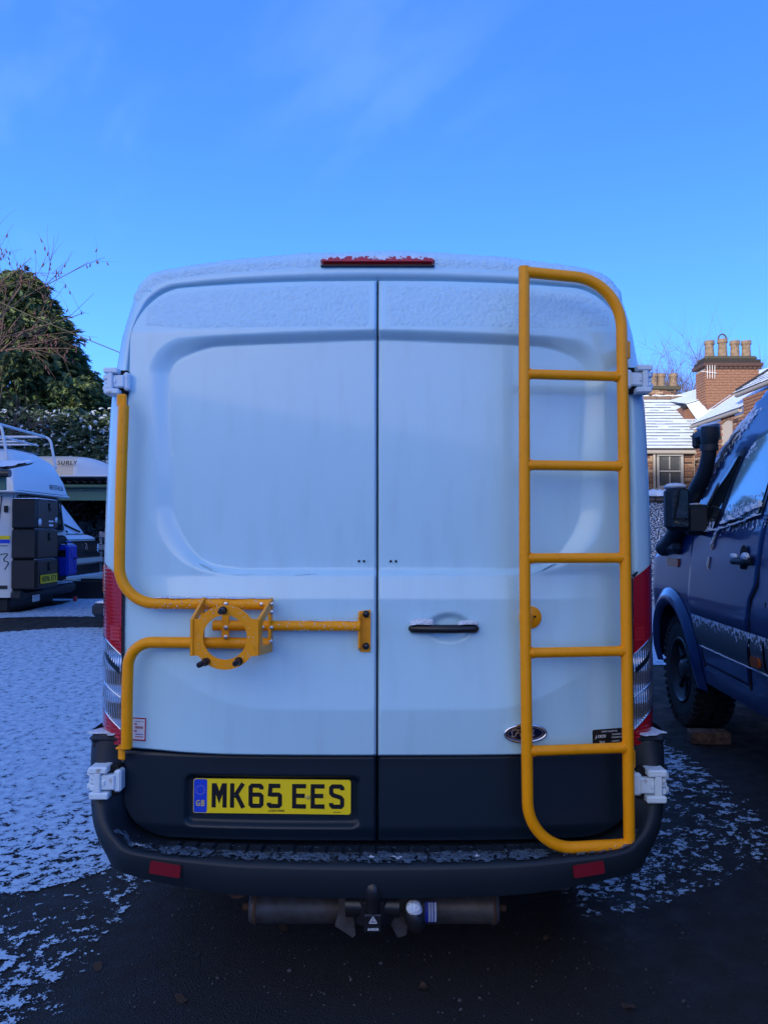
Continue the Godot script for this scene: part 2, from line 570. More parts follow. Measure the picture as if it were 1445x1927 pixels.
var van_outer := [Vector2(0.925, 0.42), Vector2(0.945, 0.8), Vector2(0.957, 1.07), Vector2(0.964, 1.37), Vector2(0.96, 1.67), Vector2(0.95, 1.93), Vector2(0.932, 2.05), Vector2(0.915, 2.15), Vector2(0.899, 2.25), Vector2(0.876, 2.346), Vector2(0.833, 2.406), Vector2(0.75, 2.434), Vector2(0.492, 2.468), Vector2(0.209, 2.489), Vector2(0, 2.494)]
var van_inner := [Vector2(0.846, 0.42), Vector2(0.857, 0.8), Vector2(0.862, 1.07), Vector2(0.866, 1.37), Vector2(0.866, 1.67), Vector2(0.865, 1.93), Vector2(0.86, 2.05), Vector2(0.85, 2.15), Vector2(0.836, 2.228), Vector2(0.8, 2.298), Vector2(0.735, 2.338), Vector2(0.66, 2.347), Vector2(0.487, 2.356), Vector2(0.206, 2.364), Vector2(0, 2.367)]

# a point of the van's shell: t from lower left over the roof to lower right, k the station from the door opening outwards and forwards
func shell(t: float, k: int, lift := 0.0) -> Vector3:
	var m := absf(1.0 - 2.0 * t)
	var sg := -1.0 if t < 0.5 else 1.0
	var o: Vector2 = along(van_outer, 1.0 - m)
	var n: Vector2 = along(van_inner, 1.0 - m)
	var zi := zs(n.x, n.y)
	var roof := ss(2.2, 2.4, o.y)
	var out := Vector2(0, 1).lerp(Vector2(1, 0), 1.0 - roof) * lift
	var p := n
	var z := zi
	match k:
		0: z = zi - 0.075
		1: z = zi - 0.004
		2:
			p = n.lerp(o, 0.3)
			z = zi - 0.012
		3:
			p = n.lerp(o, 0.65)
			z = zi - 0.03
		4:
			p = n.lerp(o, 0.9)
			z = zi - 0.065
		5:
			p = o
			z = zi - 0.12
		6:
			p = o * Vector2(1.006, 1.004)
			z = zi - 0.3
		7:
			p = o * Vector2(1.012, 1.012)
			z = -1.6
		8:
			p = o * Vector2(1.0, 1.01)
			z = -3.9
		9:
			p = Vector2(o.x * 0.95, minf(o.y, 2.25))
			z = -4.4
		10:
			p = Vector2(o.x * 0.9, minf(o.y, 1.3))
			z = -5.0
		11:
			p = Vector2(o.x * 0.8, minf(o.y, 1.05))
			z = -5.6
	if lift > 0.0:
		p += out * (1.0 if k > 1 else 0.4)
		z += lift * (0.6 if k < 6 else 0.0)
	return V(p.x * sg, p.y, z)

func rbox(x: float, y: float, cx: float, cy: float, hx: float, hy: float, r: float) -> float:
	var qx := absf(x - cx) - hx + r
	var qy := absf(y - cy) - hy + r
	return minf(maxf(qx, qy), 0.0) + Vector2(maxf(qx, 0), maxf(qy, 0)).length() - r

# the pressed shape of the rear doors, added to the plain surface
func pressed(x: float, y: float) -> float:
	var ax := absf(x)
	var yy := y + 0.035 * ax
	var top := y > 1.75
	var d := -rbox(ax, yy if top else y - 0.05 * ss(0.45, 0.78, ax), 0.0, 1.7525, 0.79, 0.4155, 0.12 if top else 0.2)
	var side := ss(0.55, 0.78, ax)
	var ws := lerpf(0.14, 0.085, ss(1.45, 2.0, y))
	var w := lerpf(0.028, ws, side) if top else lerpf(lerpf(0.018, 0.028, ss(1.5, 1.75, y)), ws, side)
	var q := clampf(d / w, 0.0, 1.0)
	var z := -0.026 * lerpf(q, ss(0.0, 1.0, q), side)
	# a low lip under the head, where the bevel ends
	if top:
		z -= 0.004 * exp(-pow((d - w) / 0.006, 2.0)) * (1.0 - side)
	z += 0.016 * clampf((1.335 - y) / 0.075, 0.0, 1.0) * (1.0 - ss(0.62, 0.85, ax))
	var crease := 0.905 + 0.16 * pow(ss(0.3, 0.86, ax), 1.5)
	z += 0.026 * clampf((crease + 0.24 - y) / 0.24, 0.0, 1.0) ** 1.4 * (1.0 - ss(0.45, 0.86, ax))
	z -= 0.005 * clampf((crease - y) / 0.14, 0.0, 1.0) * (1.0 - ss(0.7, 0.86, ax))
	var e := Vector2((x - 0.238) / 0.082, (y - 1.167) / 0.05).length()
	z -= 0.018 * (1.0 - ss(0.55, 1.0, e))
	return z

func door_top(s: float) -> float:
	var q := maxf(0.0, (s - 0.8) / 0.2)
	return 2.359 - 0.028 * s * s - 0.2 * (1.0 - sqrt(maxf(0.0, 1.0 - q * q)))

func door_x(y: float) -> float:
	return tab([[0.42, 0.846], [0.76, 0.85], [1.07, 0.856], [1.37, 0.86], [1.93, 0.859], [2.05, 0.856]], y)

func door_point(sg: float, i: int, j: int, nu: int, nv: int, lift := 0.0) -> Vector3:
	var q := clampf(float(i - 1) / (nu - 2), 0, 1)
	var s := lerpf(sin(q * PI / 2), q, 0.25)
	var t := clampf(float(j - 1) / (nv - 2), 0, 1)
	var yt := door_top(s)
	var y := 0.757 + t * (yt - 0.757)
	var x := (0.0028 + s * (door_x(y) - 0.0028)) * sg
	var z := zs(x, y) + pressed(x, y) + lift
	if i == 0 or j == 0 or i == nu or j == nv:
		z -= 0.035
	return V(x, y, z)

func clad_point(sg: float, i: int, j: int, nu: int, nv: int) -> Vector3:
	var q := clampf(float(i - 1) / (nu - 2), 0, 1)
	var s := lerpf(sin(q * PI / 2), q, 0.4)
	var t := clampf(float(j - 1) / (nv - 2), 0, 1)
	var b := maxf(0.0, (s - 0.8) / 0.2)
	var yb := 0.468 + 0.14 * (1.0 - sqrt(maxf(0.0, 1.0 - b * b)))
	var y := yb + t * (0.75 - yb)
	var x := (0.0028 + s * (door_x(y) - 0.0028)) * sg
	var z := zs(x, y) + 0.004 - 0.006 * ss(0.74, 0.75, y)
	z -= 0.012 * (1.0 - ss(0.47, 0.52, y))
	if sg < 0:
		z -= 0.02 * ss(0.0, 0.018, -rbox(x, y, -0.347, 0.597, 0.292, 0.086, 0.03))
	if i == 0 or j == 0 or i == nu or j == nv:
		z -= 0.03
	return V(x, y, z)

# a frame lying on the doors' surface, x along it and z out of it
func on_door(x: float, y: float, off := 0.0) -> Transform3D:
	var h := 0.01
	var tx := V(2 * h, 0, zs(x + h, y) - zs(x - h, y)).normalized()
	var ty := V(0, 2 * h, zs(x, y + h) - zs(x, y - h)).normalized()
	var n := tx.cross(ty).normalized()
	return Transform3D(Basis(tx, n.cross(tx), n), V(x, y, zs(x, y)) + n * off)

func on_skin(x: float, y: float, off := 0.0) -> Transform3D:
	var h := 0.012
	var Z := func(a: float, b: float) -> float: return zs(a, b) + pressed(a, b)
	var tx := V(2 * h, 0, Z.call(x + h, y) - Z.call(x - h, y)).normalized()
	var ty := V(0, 2 * h, Z.call(x, y + h) - Z.call(x, y - h)).normalized()
	var n := tx.cross(ty).normalized()
	return Transform3D(Basis(tx, n.cross(tx), n), V(x, y, Z.call(x, y)) + n * off)

func hinge(van: Node3D, sg: float, xi: float, xo: float, y0: float, y1: float, z: float, label: String) -> void:
	var st := begin()
	var w := xo - xi
	var h := y1 - y0
	var X := func(f: float) -> float: return sg * (xi + w * f)
	var B := func(f0: float, f1: float, g0: float, g1: float, za: float, zb: float, bev: float) -> void:
		bx(st, V((X.call(f0) + X.call(f1)) / 2, y0 + h * (g0 + g1) / 2, z + (za + zb) / 2), V(w * (f1 - f0), h * (g1 - g0), zb - za), bev)
	B.call(0.3, 0.84, 0.79, 1.0, -0.05, 0.012, 0.004)
	B.call(0.26, 0.82, 0.0, 0.21, -0.05, 0.012, 0.004)
	B.call(0.5, 0.7, 0.2, 0.8, -0.045, 0.01, 0.003)
	B.call(0.1, 0.5, 0.27, 0.74, -0.05, 0.003, 0.004)
	B.call(-0.06, 0.16, 0.18, 0.86, -0.05, -0.004, 0.006)
	B.call(0.38, 0.47, 0.42, 0.58, -0.03, 0.008, 0.002)
	B.call(0.7, 0.84, 0.58, 0.74, -0.06, 0.0, 0.003)
	B.call(0.7, 0.84, 0.24, 0.4, -0.06, 0.0, 0.003)
	B.call(0.83, 1.0, 0.62, 0.82, -0.085, -0.025, 0.004)
	B.call(0.83, 1.0, 0.2, 0.4, -0.085, -0.025, 0.004)
	B.call(0.7, 0.9, 0.42, 0.56, -0.06, -0.012, 0.003)
	var o := put("hinge", done(st), M.hinge_white, van, label)
	put("hinge_recess", boxmesh(V(sg * (xi + w * 0.4), y0 + h * 0.5, z - 0.045), V(w * 0.7, h * 0.94, 0.05), 0.004), M.gap, o)

func lens(sg: float, top: Array, low: Array, kind: int) -> ArrayMesh:
	var nu := 80
	var nv := 54
	var f := func(i: int, j: int) -> Vector3:
		var t := float(i) / nu
		var yt := lerpf(top[0], top[1], minf(t / 0.75, 1.0))
		var yb := lerpf(low[0], low[1], minf(t / 0.75, 1.0))
		var y := lerpf(yb, yt, float(j) / nv)
		var a := minf(t / 0.75, 1.0)
		var bx_ := tab([[0.7, 0.857], [1.37, 0.867]], y)
		var wide := tab([[0.7, 0.092], [0.9, 0.097], [1.37, 0.094]], y)
		var x := bx_ + a * wide
		var z := zs(x, y) + 0.012 - 0.02 * a - 0.05 * a ** 4
		if t > 0.75:
			var c := (t - 0.75) / 0.25
			x += 0.008 * sin(c * PI / 2)
			z -= 0.16 * c
		if kind == 1:
			z += 0.0017 * sin(x * TAU / 0.0092) + 0.003 * sin(y * TAU / 0.11)
		elif t < 0.75:
			z += 0.0006 * sin(y * TAU / 0.0125)
		return V(sg * x, y, z)
	return sheet(nu, nv, f)

func tail_lamp(van: Node3D, sg: float) -> void:
	var o := node("tail_lamp", Vector3.ZERO, van)
	put("red_lens", lens(sg, [1.325, 1.38], [1.069, 1.134], 0), M.red_lens, o)
	put("clear_lens", lens(sg, [1.066, 1.131], [0.822, 0.887], 1), M.silver_reflector, o)
	put("lower_red_lens", lens(sg, [0.819, 0.884], [0.768, 0.768], 0), M.red_lens, o)
	# brighter reflecting band in the brake light and the small glow in the fog light
	var nu := 20
	for b in [[1.115, 1.165, 0.0], [0.783, 0.797, 0.4]]:
		var f := func(i: int, j: int) -> Vector3:
			var a := lerpf(0.06, 0.86 - b[2], float(i) / nu)
			var y := lerpf(b[0], b[1], float(j) / 12.0)
			var x := tab([[0.7, 0.857], [1.37, 0.867]], y) + a * 0.088
			return V(sg * x, y, zs(x, y) + 0.0138 - 0.02 * a - 0.05 * a ** 4 + 0.0007 * sin(y * TAU / 0.0125))
		put("reflector_band", sheet(nu, 12, f), M.red_reflector, o)
	put("bulb_shield", sheet(16, 6, func(i, j):
		var a := lerpf(0.05, 0.9, i / 16.0)
		var y := lerpf(1.0, 1.02, j / 6.0) + 0.062 * a
		var x := tab([[0.7, 0.857], [1.37, 0.867]], y) + a * 0.088
		return V(sg * x, y, zs(x, y) + 0.0175 - 0.02 * a - 0.05 * a ** 4)), M.cladding_plastic, o)
	for s in [[1.0675, 1.1325, "chrome"], [0.8205, 0.8855, "chrome"], [0.925, 0.975, "chrome"]]:
		var pts := []
		for k in 9:
			var a := k / 8.0
			var y := lerpf(s[0], s[1], a)
			var x := tab([[0.7, 0.857], [1.37, 0.867]], y) + a * 0.09
			pts.append(V(sg * x, y, zs(x, y) + 0.0135 - 0.02 * a - 0.05 * a ** 4))
		put("bezel", tubemesh(pts, 0.0026, 8), M.chrome, o)
	var st := begin()
	for k in 12:
		var y := lerpf(0.785, 1.325, (k + 0.5) / 12.0)
		var x := tab([[0.7, 0.853], [1.37, 0.863]], y)
		bx(st, V(sg * x, y, zs(x, y) - 0.012), V(0.007, 0.0452, 0.04))
	tube(st, [V(sg * 0.868, 1.332, zs(0.868, 1.33) + 0.006), V(sg * 0.955, 1.386, zs(0.955, 1.33) - 0.065)], 0.005, 8)
	bx(st, V(sg * 0.91, 0.762, zs(0.9, 0.76) - 0.06), V(0.1, 0.016, 0.13), 0.004)
	put("lamp_surround", done(st), M.black, o)

# the bumper: pairs along the U from the left horn under the doors to the right horn
var bump_in := [V(0.842, 0.795, -0.07), V(0.844, 0.72, -0.065), V(0.842, 0.62, -0.055), V(0.832, 0.53, -0.045), V(0.8, 0.482, -0.035), V(0.72, 0.456, -0.02), V(0.5, 0.452, -0.01), V(0.25, 0.451, 0.0), V(0, 0.451, 0.004)]
var bump_mid := [V(0.915, 0.803, -0.05), V(0.915, 0.72, -0.03), V(0.908, 0.62, -0.005), V(0.88, 0.555, 0.04), V(0.83, 0.502, 0.075), V(0.752, 0.472, 0.1), V(0.48, 0.453, 0.124), V(0.25, 0.446, 0.13), V(0, 0.444, 0.132)]
var bump_out := [V(0.984, 0.8, -0.13), V(0.978, 0.72, -0.1), V(0.96, 0.6, -0.06), V(0.93, 0.51, -0.01), V(0.88, 0.44, 0.03), V(0.8, 0.392, 0.07), V(0.5, 0.352, 0.112), V(0.25, 0.342, 0.12), V(0, 0.338, 0.122)]

func bumper_point(t: float, k: float) -> Vector3:
	var m := 1.0 - absf(1.0 - 2.0 * t)
	var sg := -1.0 if t < 0.5 else 1.0
	var a: Vector3 = along(bump_in, m)
	var b: Vector3 = along(bump_mid, m)
	var c: Vector3 = along(bump_out, m)
	var low := ss(0.35, 0.7, m)
	var p: Vector3
	if k < 1.0:
		p = a + V(0, 0, -0.06 * (1.0 - k)) + V(0, 0.006 * (1 - k), 0)
	elif k < 3.0:
		p = a.lerp(b, (k - 1.0) / 2.0 * 0.96)
		p.y += 0.004 * sin((k - 1.0) / 2.0 * PI)
	elif k < 5.0:
		var f := (k - 3.0) / 2.0
		p = b.lerp(c, lerpf(0.06, 0.95, f))
		p += V(0.01 * (1 - low), 0, 0.006 + 0.008 * (1 - low)) * pow(sin(f * PI), 0.6)
	elif k < 5.5:
		p = c
	else:
		var f := (k - 5.0)
		p = c + V(0.006 * (1.0 - low), 0.012 * low, -0.1 - 0.28 * (1.0 - low)) * f
	return V(p.x * sg, p.y, p.z)

func white_van() -> void:
	var van := node("white_van")
	tag(van, "white panel van parked back to camera, with yellow ladder and snow on its roof", "van")
	# body shell
	var N := 150
	var ks := [0, 1, 2, 3, 4, 5, 6, 7, 8, 9, 10, 11]
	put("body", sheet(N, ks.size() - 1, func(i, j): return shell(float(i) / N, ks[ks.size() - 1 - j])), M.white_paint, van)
	put("underbody", boxmesh(V(0, 0.47, -2.8), V(1.7, 0.12, 5.3), 0.02), M.black, van)
	# a dark panel behind the gaps round the doors
	put("door_seal", prismmesh(PackedVector2Array([Vector2(-0.87, 0.45), Vector2(0.87, 0.45), Vector2(0.87, 2.2), Vector2(0.72, 2.36), Vector2(-0.72, 2.36), Vector2(-0.87, 2.2)]), -0.26, -0.235), M.gap, van)
	# doors
	var right: Node3D
	for sg in [-1.0, 1.0]:
		var nu := 104
		var nv := 250
		var fl: bool = sg < 0
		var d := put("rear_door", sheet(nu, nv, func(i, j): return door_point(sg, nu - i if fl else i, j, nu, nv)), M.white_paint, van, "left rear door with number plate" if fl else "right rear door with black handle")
		right = d
		put("lower_cladding", sheet(90, 60, func(i, j): return clad_point(sg, 90 - i if fl else i, j, 90, 60)), M.cladding_plastic, d)
		# the snow that lies on the sloping head of the door
		var f := func(i: int, j: int) -> Vector3:
			var q := float(i) / 90
			var s := lerpf(0.012, 0.965, q)
			var yt := door_top(s) - 0.006
			var yb := 2.165 + 0.03 * ss(0.75, 1.0, s)
			var y := lerpf(minf(yb, yt - 0.005), yt, float(j) / 30)
			var x = s * door_x(y) * sg
			var edge := minf(1.0, minf(minf(j, 30 - j) / 4.0, minf(i, 90 - i) / 4.0))
			return V(x, y, zs(x, y) + pressed(x, y) - 0.002 + edge * (0.0035 + 0.0016 * nz(x * 0.3, y * 0.3, 2)))
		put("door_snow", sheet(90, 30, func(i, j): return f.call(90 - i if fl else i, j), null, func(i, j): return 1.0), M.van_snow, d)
		# snow caught along the pressed ledge
		var lp := []
		for k in 30:
			var x: float = sg * lerpf(0.02, 0.6, k / 29.0)
			lp.append(V(x, 1.338 + 0.04 * ss(0.5, 0.62, absf(x)), zs(x, 1.338) - 0.01))
		put("ledge_snow", ridge(lp, 0.007, 0.004, 110, 0.9), M.van_snow, d)
		# screw holes where a number plate lamp was
		var st := begin()
		for p in [[0.045, 1.384], [0.062, 1.384], [0.045, 1.342], [0.062, 1.342]]:
			var xf := on_door(sg * p[0], p[1], -0.023 if p[1] > 1.36 else -0.018)
			lathe(st, [Vector2(0.0042, -0.002), Vector2(0.0042, 0.0012), Vector2(0, 0.0012)], 10, xf * Transform3D(Basis(V(1, 0, 0), PI / 2), Vector3.ZERO))
		tag(put("screw_hole", done(st), M.gap, d), "", "", "", "stuff")
	# door handle
	var hp := []
	var hr := []
	for k in 25:
		var t := k / 24.0
		hp.append(V(lerpf(0.103, 0.333, t), 1.164, zs(0.2, 1.16) + 0.022 + 0.016 * sin(t * PI)))
		hr.append(0.0145 * sqrt(clampf(sin(PI * clampf(t, 0.004, 0.996)) * 9, 0.02, 1.0)))
	put("door_handle", tubemesh(hp, hr, 14), M.black, right)
	put("handle_snow", ridge([V(0.108, 1.176, 0.02), V(0.14, 1.18, 0.028), V(0.185, 1.178, 0.03)], 0.012, 0.016, 30, 1.0), M.snow, right)
	put("handle_snow", ridge([V(0.262, 1.178, 0.03), V(0.3, 1.18, 0.026), V(0.33, 1.176, 0.018)], 0.011, 0.012, 30, 1.0), M.snow, right)
	# roof snow, thick enough to break the outline
	var fr := func(i: int, j: int) -> Vector3:
		var t := lerpf(0.305, 0.695, i / 260.0)
		var kk := [7, 6, 5, 4, 3, 2][clampi(j / 4, 0, 5)] as int
		var k2 := [7, 6, 5, 4, 3, 2][clampi(j / 4 + 1, 0, 5)] as int
		var fj := (j % 4) / 4.0
		var edge := minf(1.0, minf(minf(i, 260 - i) / 8.0, (20 - j) / 3.0))
		var a := shell(t, kk)
		var b := shell(t, k2)
		var p := a.lerp(b, fj)
		var n := 0.5 + 0.5 * nz(p.x * 0.5, p.y * 0.5, p.z * 0.5) + 0.35 * nz(p.x * 2.2, p.y * 2.2, p.z * 2.2)
		var h := edge * (0.002 + 0.007 * n) - 0.003 * (1.0 - edge)
		var side := ss(0.7, 0.86, absf(p.x))
		return p + V(signf(p.x) * side * h, h * (1.0 - 0.4 * side), h * 0.6 if j > 6 else 0.0)
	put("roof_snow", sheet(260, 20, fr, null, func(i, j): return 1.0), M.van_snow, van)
	# high brake light in the roof's rear edge
	var bl := PackedVector2Array([Vector2(-0.2, -0.008), Vector2(-0.185, 0.006), Vector2(-0.12, 0.013), Vector2(0.12, 0.013), Vector2(0.185, 0.006), Vector2(0.2, -0.008), Vector2(0.19, -0.013), Vector2(-0.19, -0.013)])
	var bxf := Transform3D(Basis(V(1, 0, 0), -0.5), V(0, 2.431, -0.139))
	var hb := put("high_brake_light", prismmesh(bl, 0.0, 0.022, bxf), M.red_reflector, van)
	put("lamp_lip", boxmesh(V(0, 2.4155, -0.123), V(0.4, 0.006, 0.02), 0.002), M.black, hb)
	put("lamp_frost", sheet(80, 6, func(i, j): return bxf * V(lerpf(-0.19, 0.19, i / 80.0), lerpf(-0.012, 0.0125, j / 6.0), 0.0235), null, func(i, j): return lerpf(0.3, 0.75, j / 6.0)), M.frost, hb)
	# roof gutter seams
	for sg in [-1.0, 1.0]:
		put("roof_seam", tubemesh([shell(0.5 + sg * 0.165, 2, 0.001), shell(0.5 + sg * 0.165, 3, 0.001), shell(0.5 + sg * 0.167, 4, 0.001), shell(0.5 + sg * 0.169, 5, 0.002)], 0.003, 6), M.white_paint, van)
		tail_lamp(van, sg)
	hinge(van, -1, 0.853, 0.945, 1.95, 2.04, -0.052, "upper left hinge")
	hinge(van, 1, 0.853, 0.948, 1.955, 2.05, -0.052, "upper right hinge")
	hinge(van, -1, 0.848, 0.962, 0.607, 0.712, 0.008, "lower left hinge")
	hinge(van, 1, 0.85, 0.966, 0.595, 0.702, 0.008, "lower right hinge, rust stained")
	bumper(van)
	number_plate(van)
	badge_and_stickers(van)
	ladder(van)
	carrier(van)
	underneath(van)

func bumper(van: Node3D) -> void:
	var kk := [0.0, 1.0, 1.7, 2.4, 2.85, 3.0, 3.2, 3.6, 4.0, 4.5, 4.85, 5.0, 5.3, 6.0]
	var n := kk.size() - 1
	var bp := put("bumper", sheet(160, n, func(i, j): return bumper_point(i / 160.0, kk[n - j])), M.black_plastic, van)
	# horn tops
	for sg in [-1.0, 1.0]:
		put("bumper_top", boxmesh(V(sg * 0.908, 0.786, -0.13), V(0.124, 0.03, 0.17), 0.014), M.black_plastic, bp)
		put("bumper_snow", ridge([V(sg * 0.87, 0.8, -0.09), V(sg * 0.92, 0.8, -0.1), V(sg * 0.955, 0.8, -0.12)], 0.05, 0.007, 24, 0.6), M.snow, bp)
		put("bumper_joint", tubemesh([bumper_point(0.5 + sg * 0.355, 3.0) + V(0, 0, 0.001), bumper_point(0.5 + sg * 0.355, 4.0) + V(0, 0, 0.001), bumper_point(0.5 + sg * 0.355, 4.9) + V(0, 0, 0.001)], 0.0025, 6), M.gap, bp)
		# red reflectors
		var bt := bump_t(0.661, 4.0)
		var c := bumper_point(0.5 + sg * 0.5 * (1.0 - bt), 4.0)
		var cx := bumper_point(0.5 + sg * 0.5 * (1.0 - bt) - sg * 0.01, 4.0)
		var dx := bumper_point(0.5 + sg * 0.5 * (1.0 - bt) + sg * 0.01, 4.0)
		var tx = (dx - cx).normalized() * sg
		var nn = tx.cross(V(0, 1, -0.05).normalized()).normalized()
		var xf := Transform3D(Basis(tx, nn.cross(tx), nn), V(sg * 0.661, 0.424, c.z - 0.006))
		put("reflector_rim", prismmesh(rrect(0.108, 0.046, 0.008), 0.0, 0.013, xf), M.black, bp)
		put("reflector", prismmesh(rrect(0.1, 0.038, 0.006), 0.0, 0.017, xf), M.dark_reflector, bp)
	# ribs of the step
	for k in 26:
		var x := lerpf(-0.66, 0.66, k / 25.0)
		var t := 0.5 + 0.5 * (1.0 - (bump_t(absf(x)))) * signf(x)
		var a := bumper_point(t, 1.15)
		var b := bumper_point(t, 2.1)
		put("step_rib", boxmesh((a + b) / 2 + V(0, 0.003, 0), V(0.043, 0.008, (b.z - a.z)), 0.003), M.black_plastic, bp)
	# old snow along the step's front edge
	var cv := func(i: int, j: int) -> float:
		var t := i / 200.0
		var e := 1.0 - absf(j / 5.0 - 1.0)
		return (0.72 + 0.4 * nz(t * 1.6, 0.3) + 0.16 * nz(t * 9.0, 0.7)) * (0.6 + 0.5 * e)
	put("step_snow", sheet(200, 10, func(i, j): return bumper_point(lerpf(0.23, 0.77, i / 200.0), lerpf(1.9, 2.98, (10 - j) / 10.0)) + V(0, 0.006 + 0.004 * nz(i * 0.02, j * 0.03), 0), null, cv), M.old_ice, bp)
	var cv3 := func(i: int, j: int) -> float:
		var t := i / 200.0
		return (0.25 + 0.6 * nz(t * 1.3, 3.3)) * (1.0 - absf(j / 5.0 - 1.0) * 0.5)
	put("fresh_snow", sheet(200, 10, func(i, j): return bumper_point(lerpf(0.23, 0.77, i / 200.0), lerpf(2.2, 2.95, (10 - j) / 10.0)) + V(0, 0.011, 0), null, cv3), M.frost, bp)
	var cv2 := func(i: int, j: int) -> float: return 0.42 - 0.1 * absf(j - 5.0) / 5.0
	put("step_grime", sheet(200, 10, func(i, j): return bumper_point(lerpf(0.22, 0.78, i / 200.0), lerpf(1.05, 2.0, (10 - j) / 10.0)) + V(0, 0.0085, 0), null, cv2), M.old_ice, bp)

func bump_t(ax: float, kind := 1.0) -> float:
	var lo := 0.0
	var hi := 1.0
	for k in 20:
		var m := (lo + hi) / 2
		var p: Vector3 = along(bump_in if kind < 2.0 else bump_mid, m)
		if p.x > ax:
			lo = m
		else:
			hi = m
	return lo

func number_plate(van: Node3D) -> void:
	var xf := on_door(-0.347, 0.6115, -0.01)
	var np := put("number_plate", prismmesh(rrect(0.52, 0.111, 0.008), 0, 0.004, xf), M.plate_yellow, van)
	put("country_band", prismmesh(rrect(0.044, 0.108, 0.006), 0.004, 0.0046, xf * Transform3D(Basis(), V(-0.2365, 0, 0))), M.plate_blue, np)
	var st := begin()
	for k in 12:
		var a := TAU * k / 12
		prism(st, ellipse(0.0014, 0.0014, 5), 0.0046, 0.005, xf * Transform3D(Basis(), V(-0.2365 + 0.0145 * cos(a), 0.019 + 0.0145 * sin(a), 0)))
	put("star_ring", done(st), M.plate_gold, np)
	text("country_letters", "GB", 0.019, xf * Transform3D(Basis(), V(-0.2365, -0.024, 0.0048)), M.plate_gold, np, true, 0.85)
	var glyph := {
		"M": [[Vector2(7, 0), Vector2(7, 79)], [Vector2(43, 0), Vector2(43, 79)], [Vector2(9, 77), Vector2(25, 33), Vector2(41, 77)]],
		"K": [[Vector2(7, 0), Vector2(7, 79)], [Vector2(43, 79), Vector2(15, 36)], [Vector2(21, 44), Vector2(44, 0)]],
		"6": [[Vector2(43, 60), Vector2(43, 67), Vector2(38, 72), Vector2(12, 72), Vector2(7, 67), Vector2(7, 12), Vector2(12, 7), Vector2(38, 7), Vector2(43, 12), Vector2(43, 38), Vector2(38, 43), Vector2(14, 43)]],
		"5": [[Vector2(44, 72), Vector2(12, 72), Vector2(9.5, 38)], [Vector2(12, 44), Vector2(38, 44), Vector2(43, 40), Vector2(43, 12), Vector2(38, 7), Vector2(12, 7), Vector2(7, 12), Vector2(7, 18)]],
		"E": [[Vector2(7, 0), Vector2(7, 79)], [Vector2(14, 72), Vector2(46, 72)], [Vector2(14, 41), Vector2(42, 41)], [Vector2(14, 7), Vector2(46, 7)]],
		"S": [[Vector2(43, 60), Vector2(43, 67), Vector2(38, 72), Vector2(12, 72), Vector2(7, 67), Vector2(7, 51), Vector2(13, 44), Vector2(37, 37), Vector2(43, 30), Vector2(43, 12), Vector2(38, 7), Vector2(12, 7), Vector2(7, 12), Vector2(7, 19)]],
	}
	var x := -0.199
	for ch in "MK65 EES":
		if ch == " ":
			x += 0.022
			continue
		var gs := begin()
		var kz := 0.0
		for stroke in glyph[ch]:
			var pts := []
			for p in stroke:
				pts.append(p * 0.001)
			pen(gs, pts, 0.014, 0.004, 0.0006 + kz, xf * Transform3D(Basis(), V(x, -0.0375, 0)))
			kz += 0.0002
		put("plate_character", done(gs), M.plate_black, np)
		x += 0.061
	text("dealer_line", "J-TECH VANS", 0.0062, xf * Transform3D(Basis(), V(0.016, -0.0455, 0.0046)), M.plate_black, np)
	put("maker_line", boxmesh(xf * V(0.215, -0.048, 0.0044), V(0.024, 0.0018, 0.0005), 0.0, xf.basis), M.plate_black, np)
	put("plate_screw", lathemesh([Vector2(0.0075, 0.004), Vector2(0.0072, 0.008), Vector2(0.004, 0.0095), Vector2(0, 0.0095)], 12, xf * Transform3D(Basis(V(1, 0, 0), PI / 2), V(0.1185, 0.0, 0))), M.plate_gold, np)
	put("plate_screw", lathemesh([Vector2(0.0055, 0.004), Vector2(0.005, 0.006), Vector2(0, 0.0065)], 12, xf * Transform3D(Basis(V(1, 0, 0), PI / 2), V(-0.121, 0.0, 0))), M.plate_black, np)

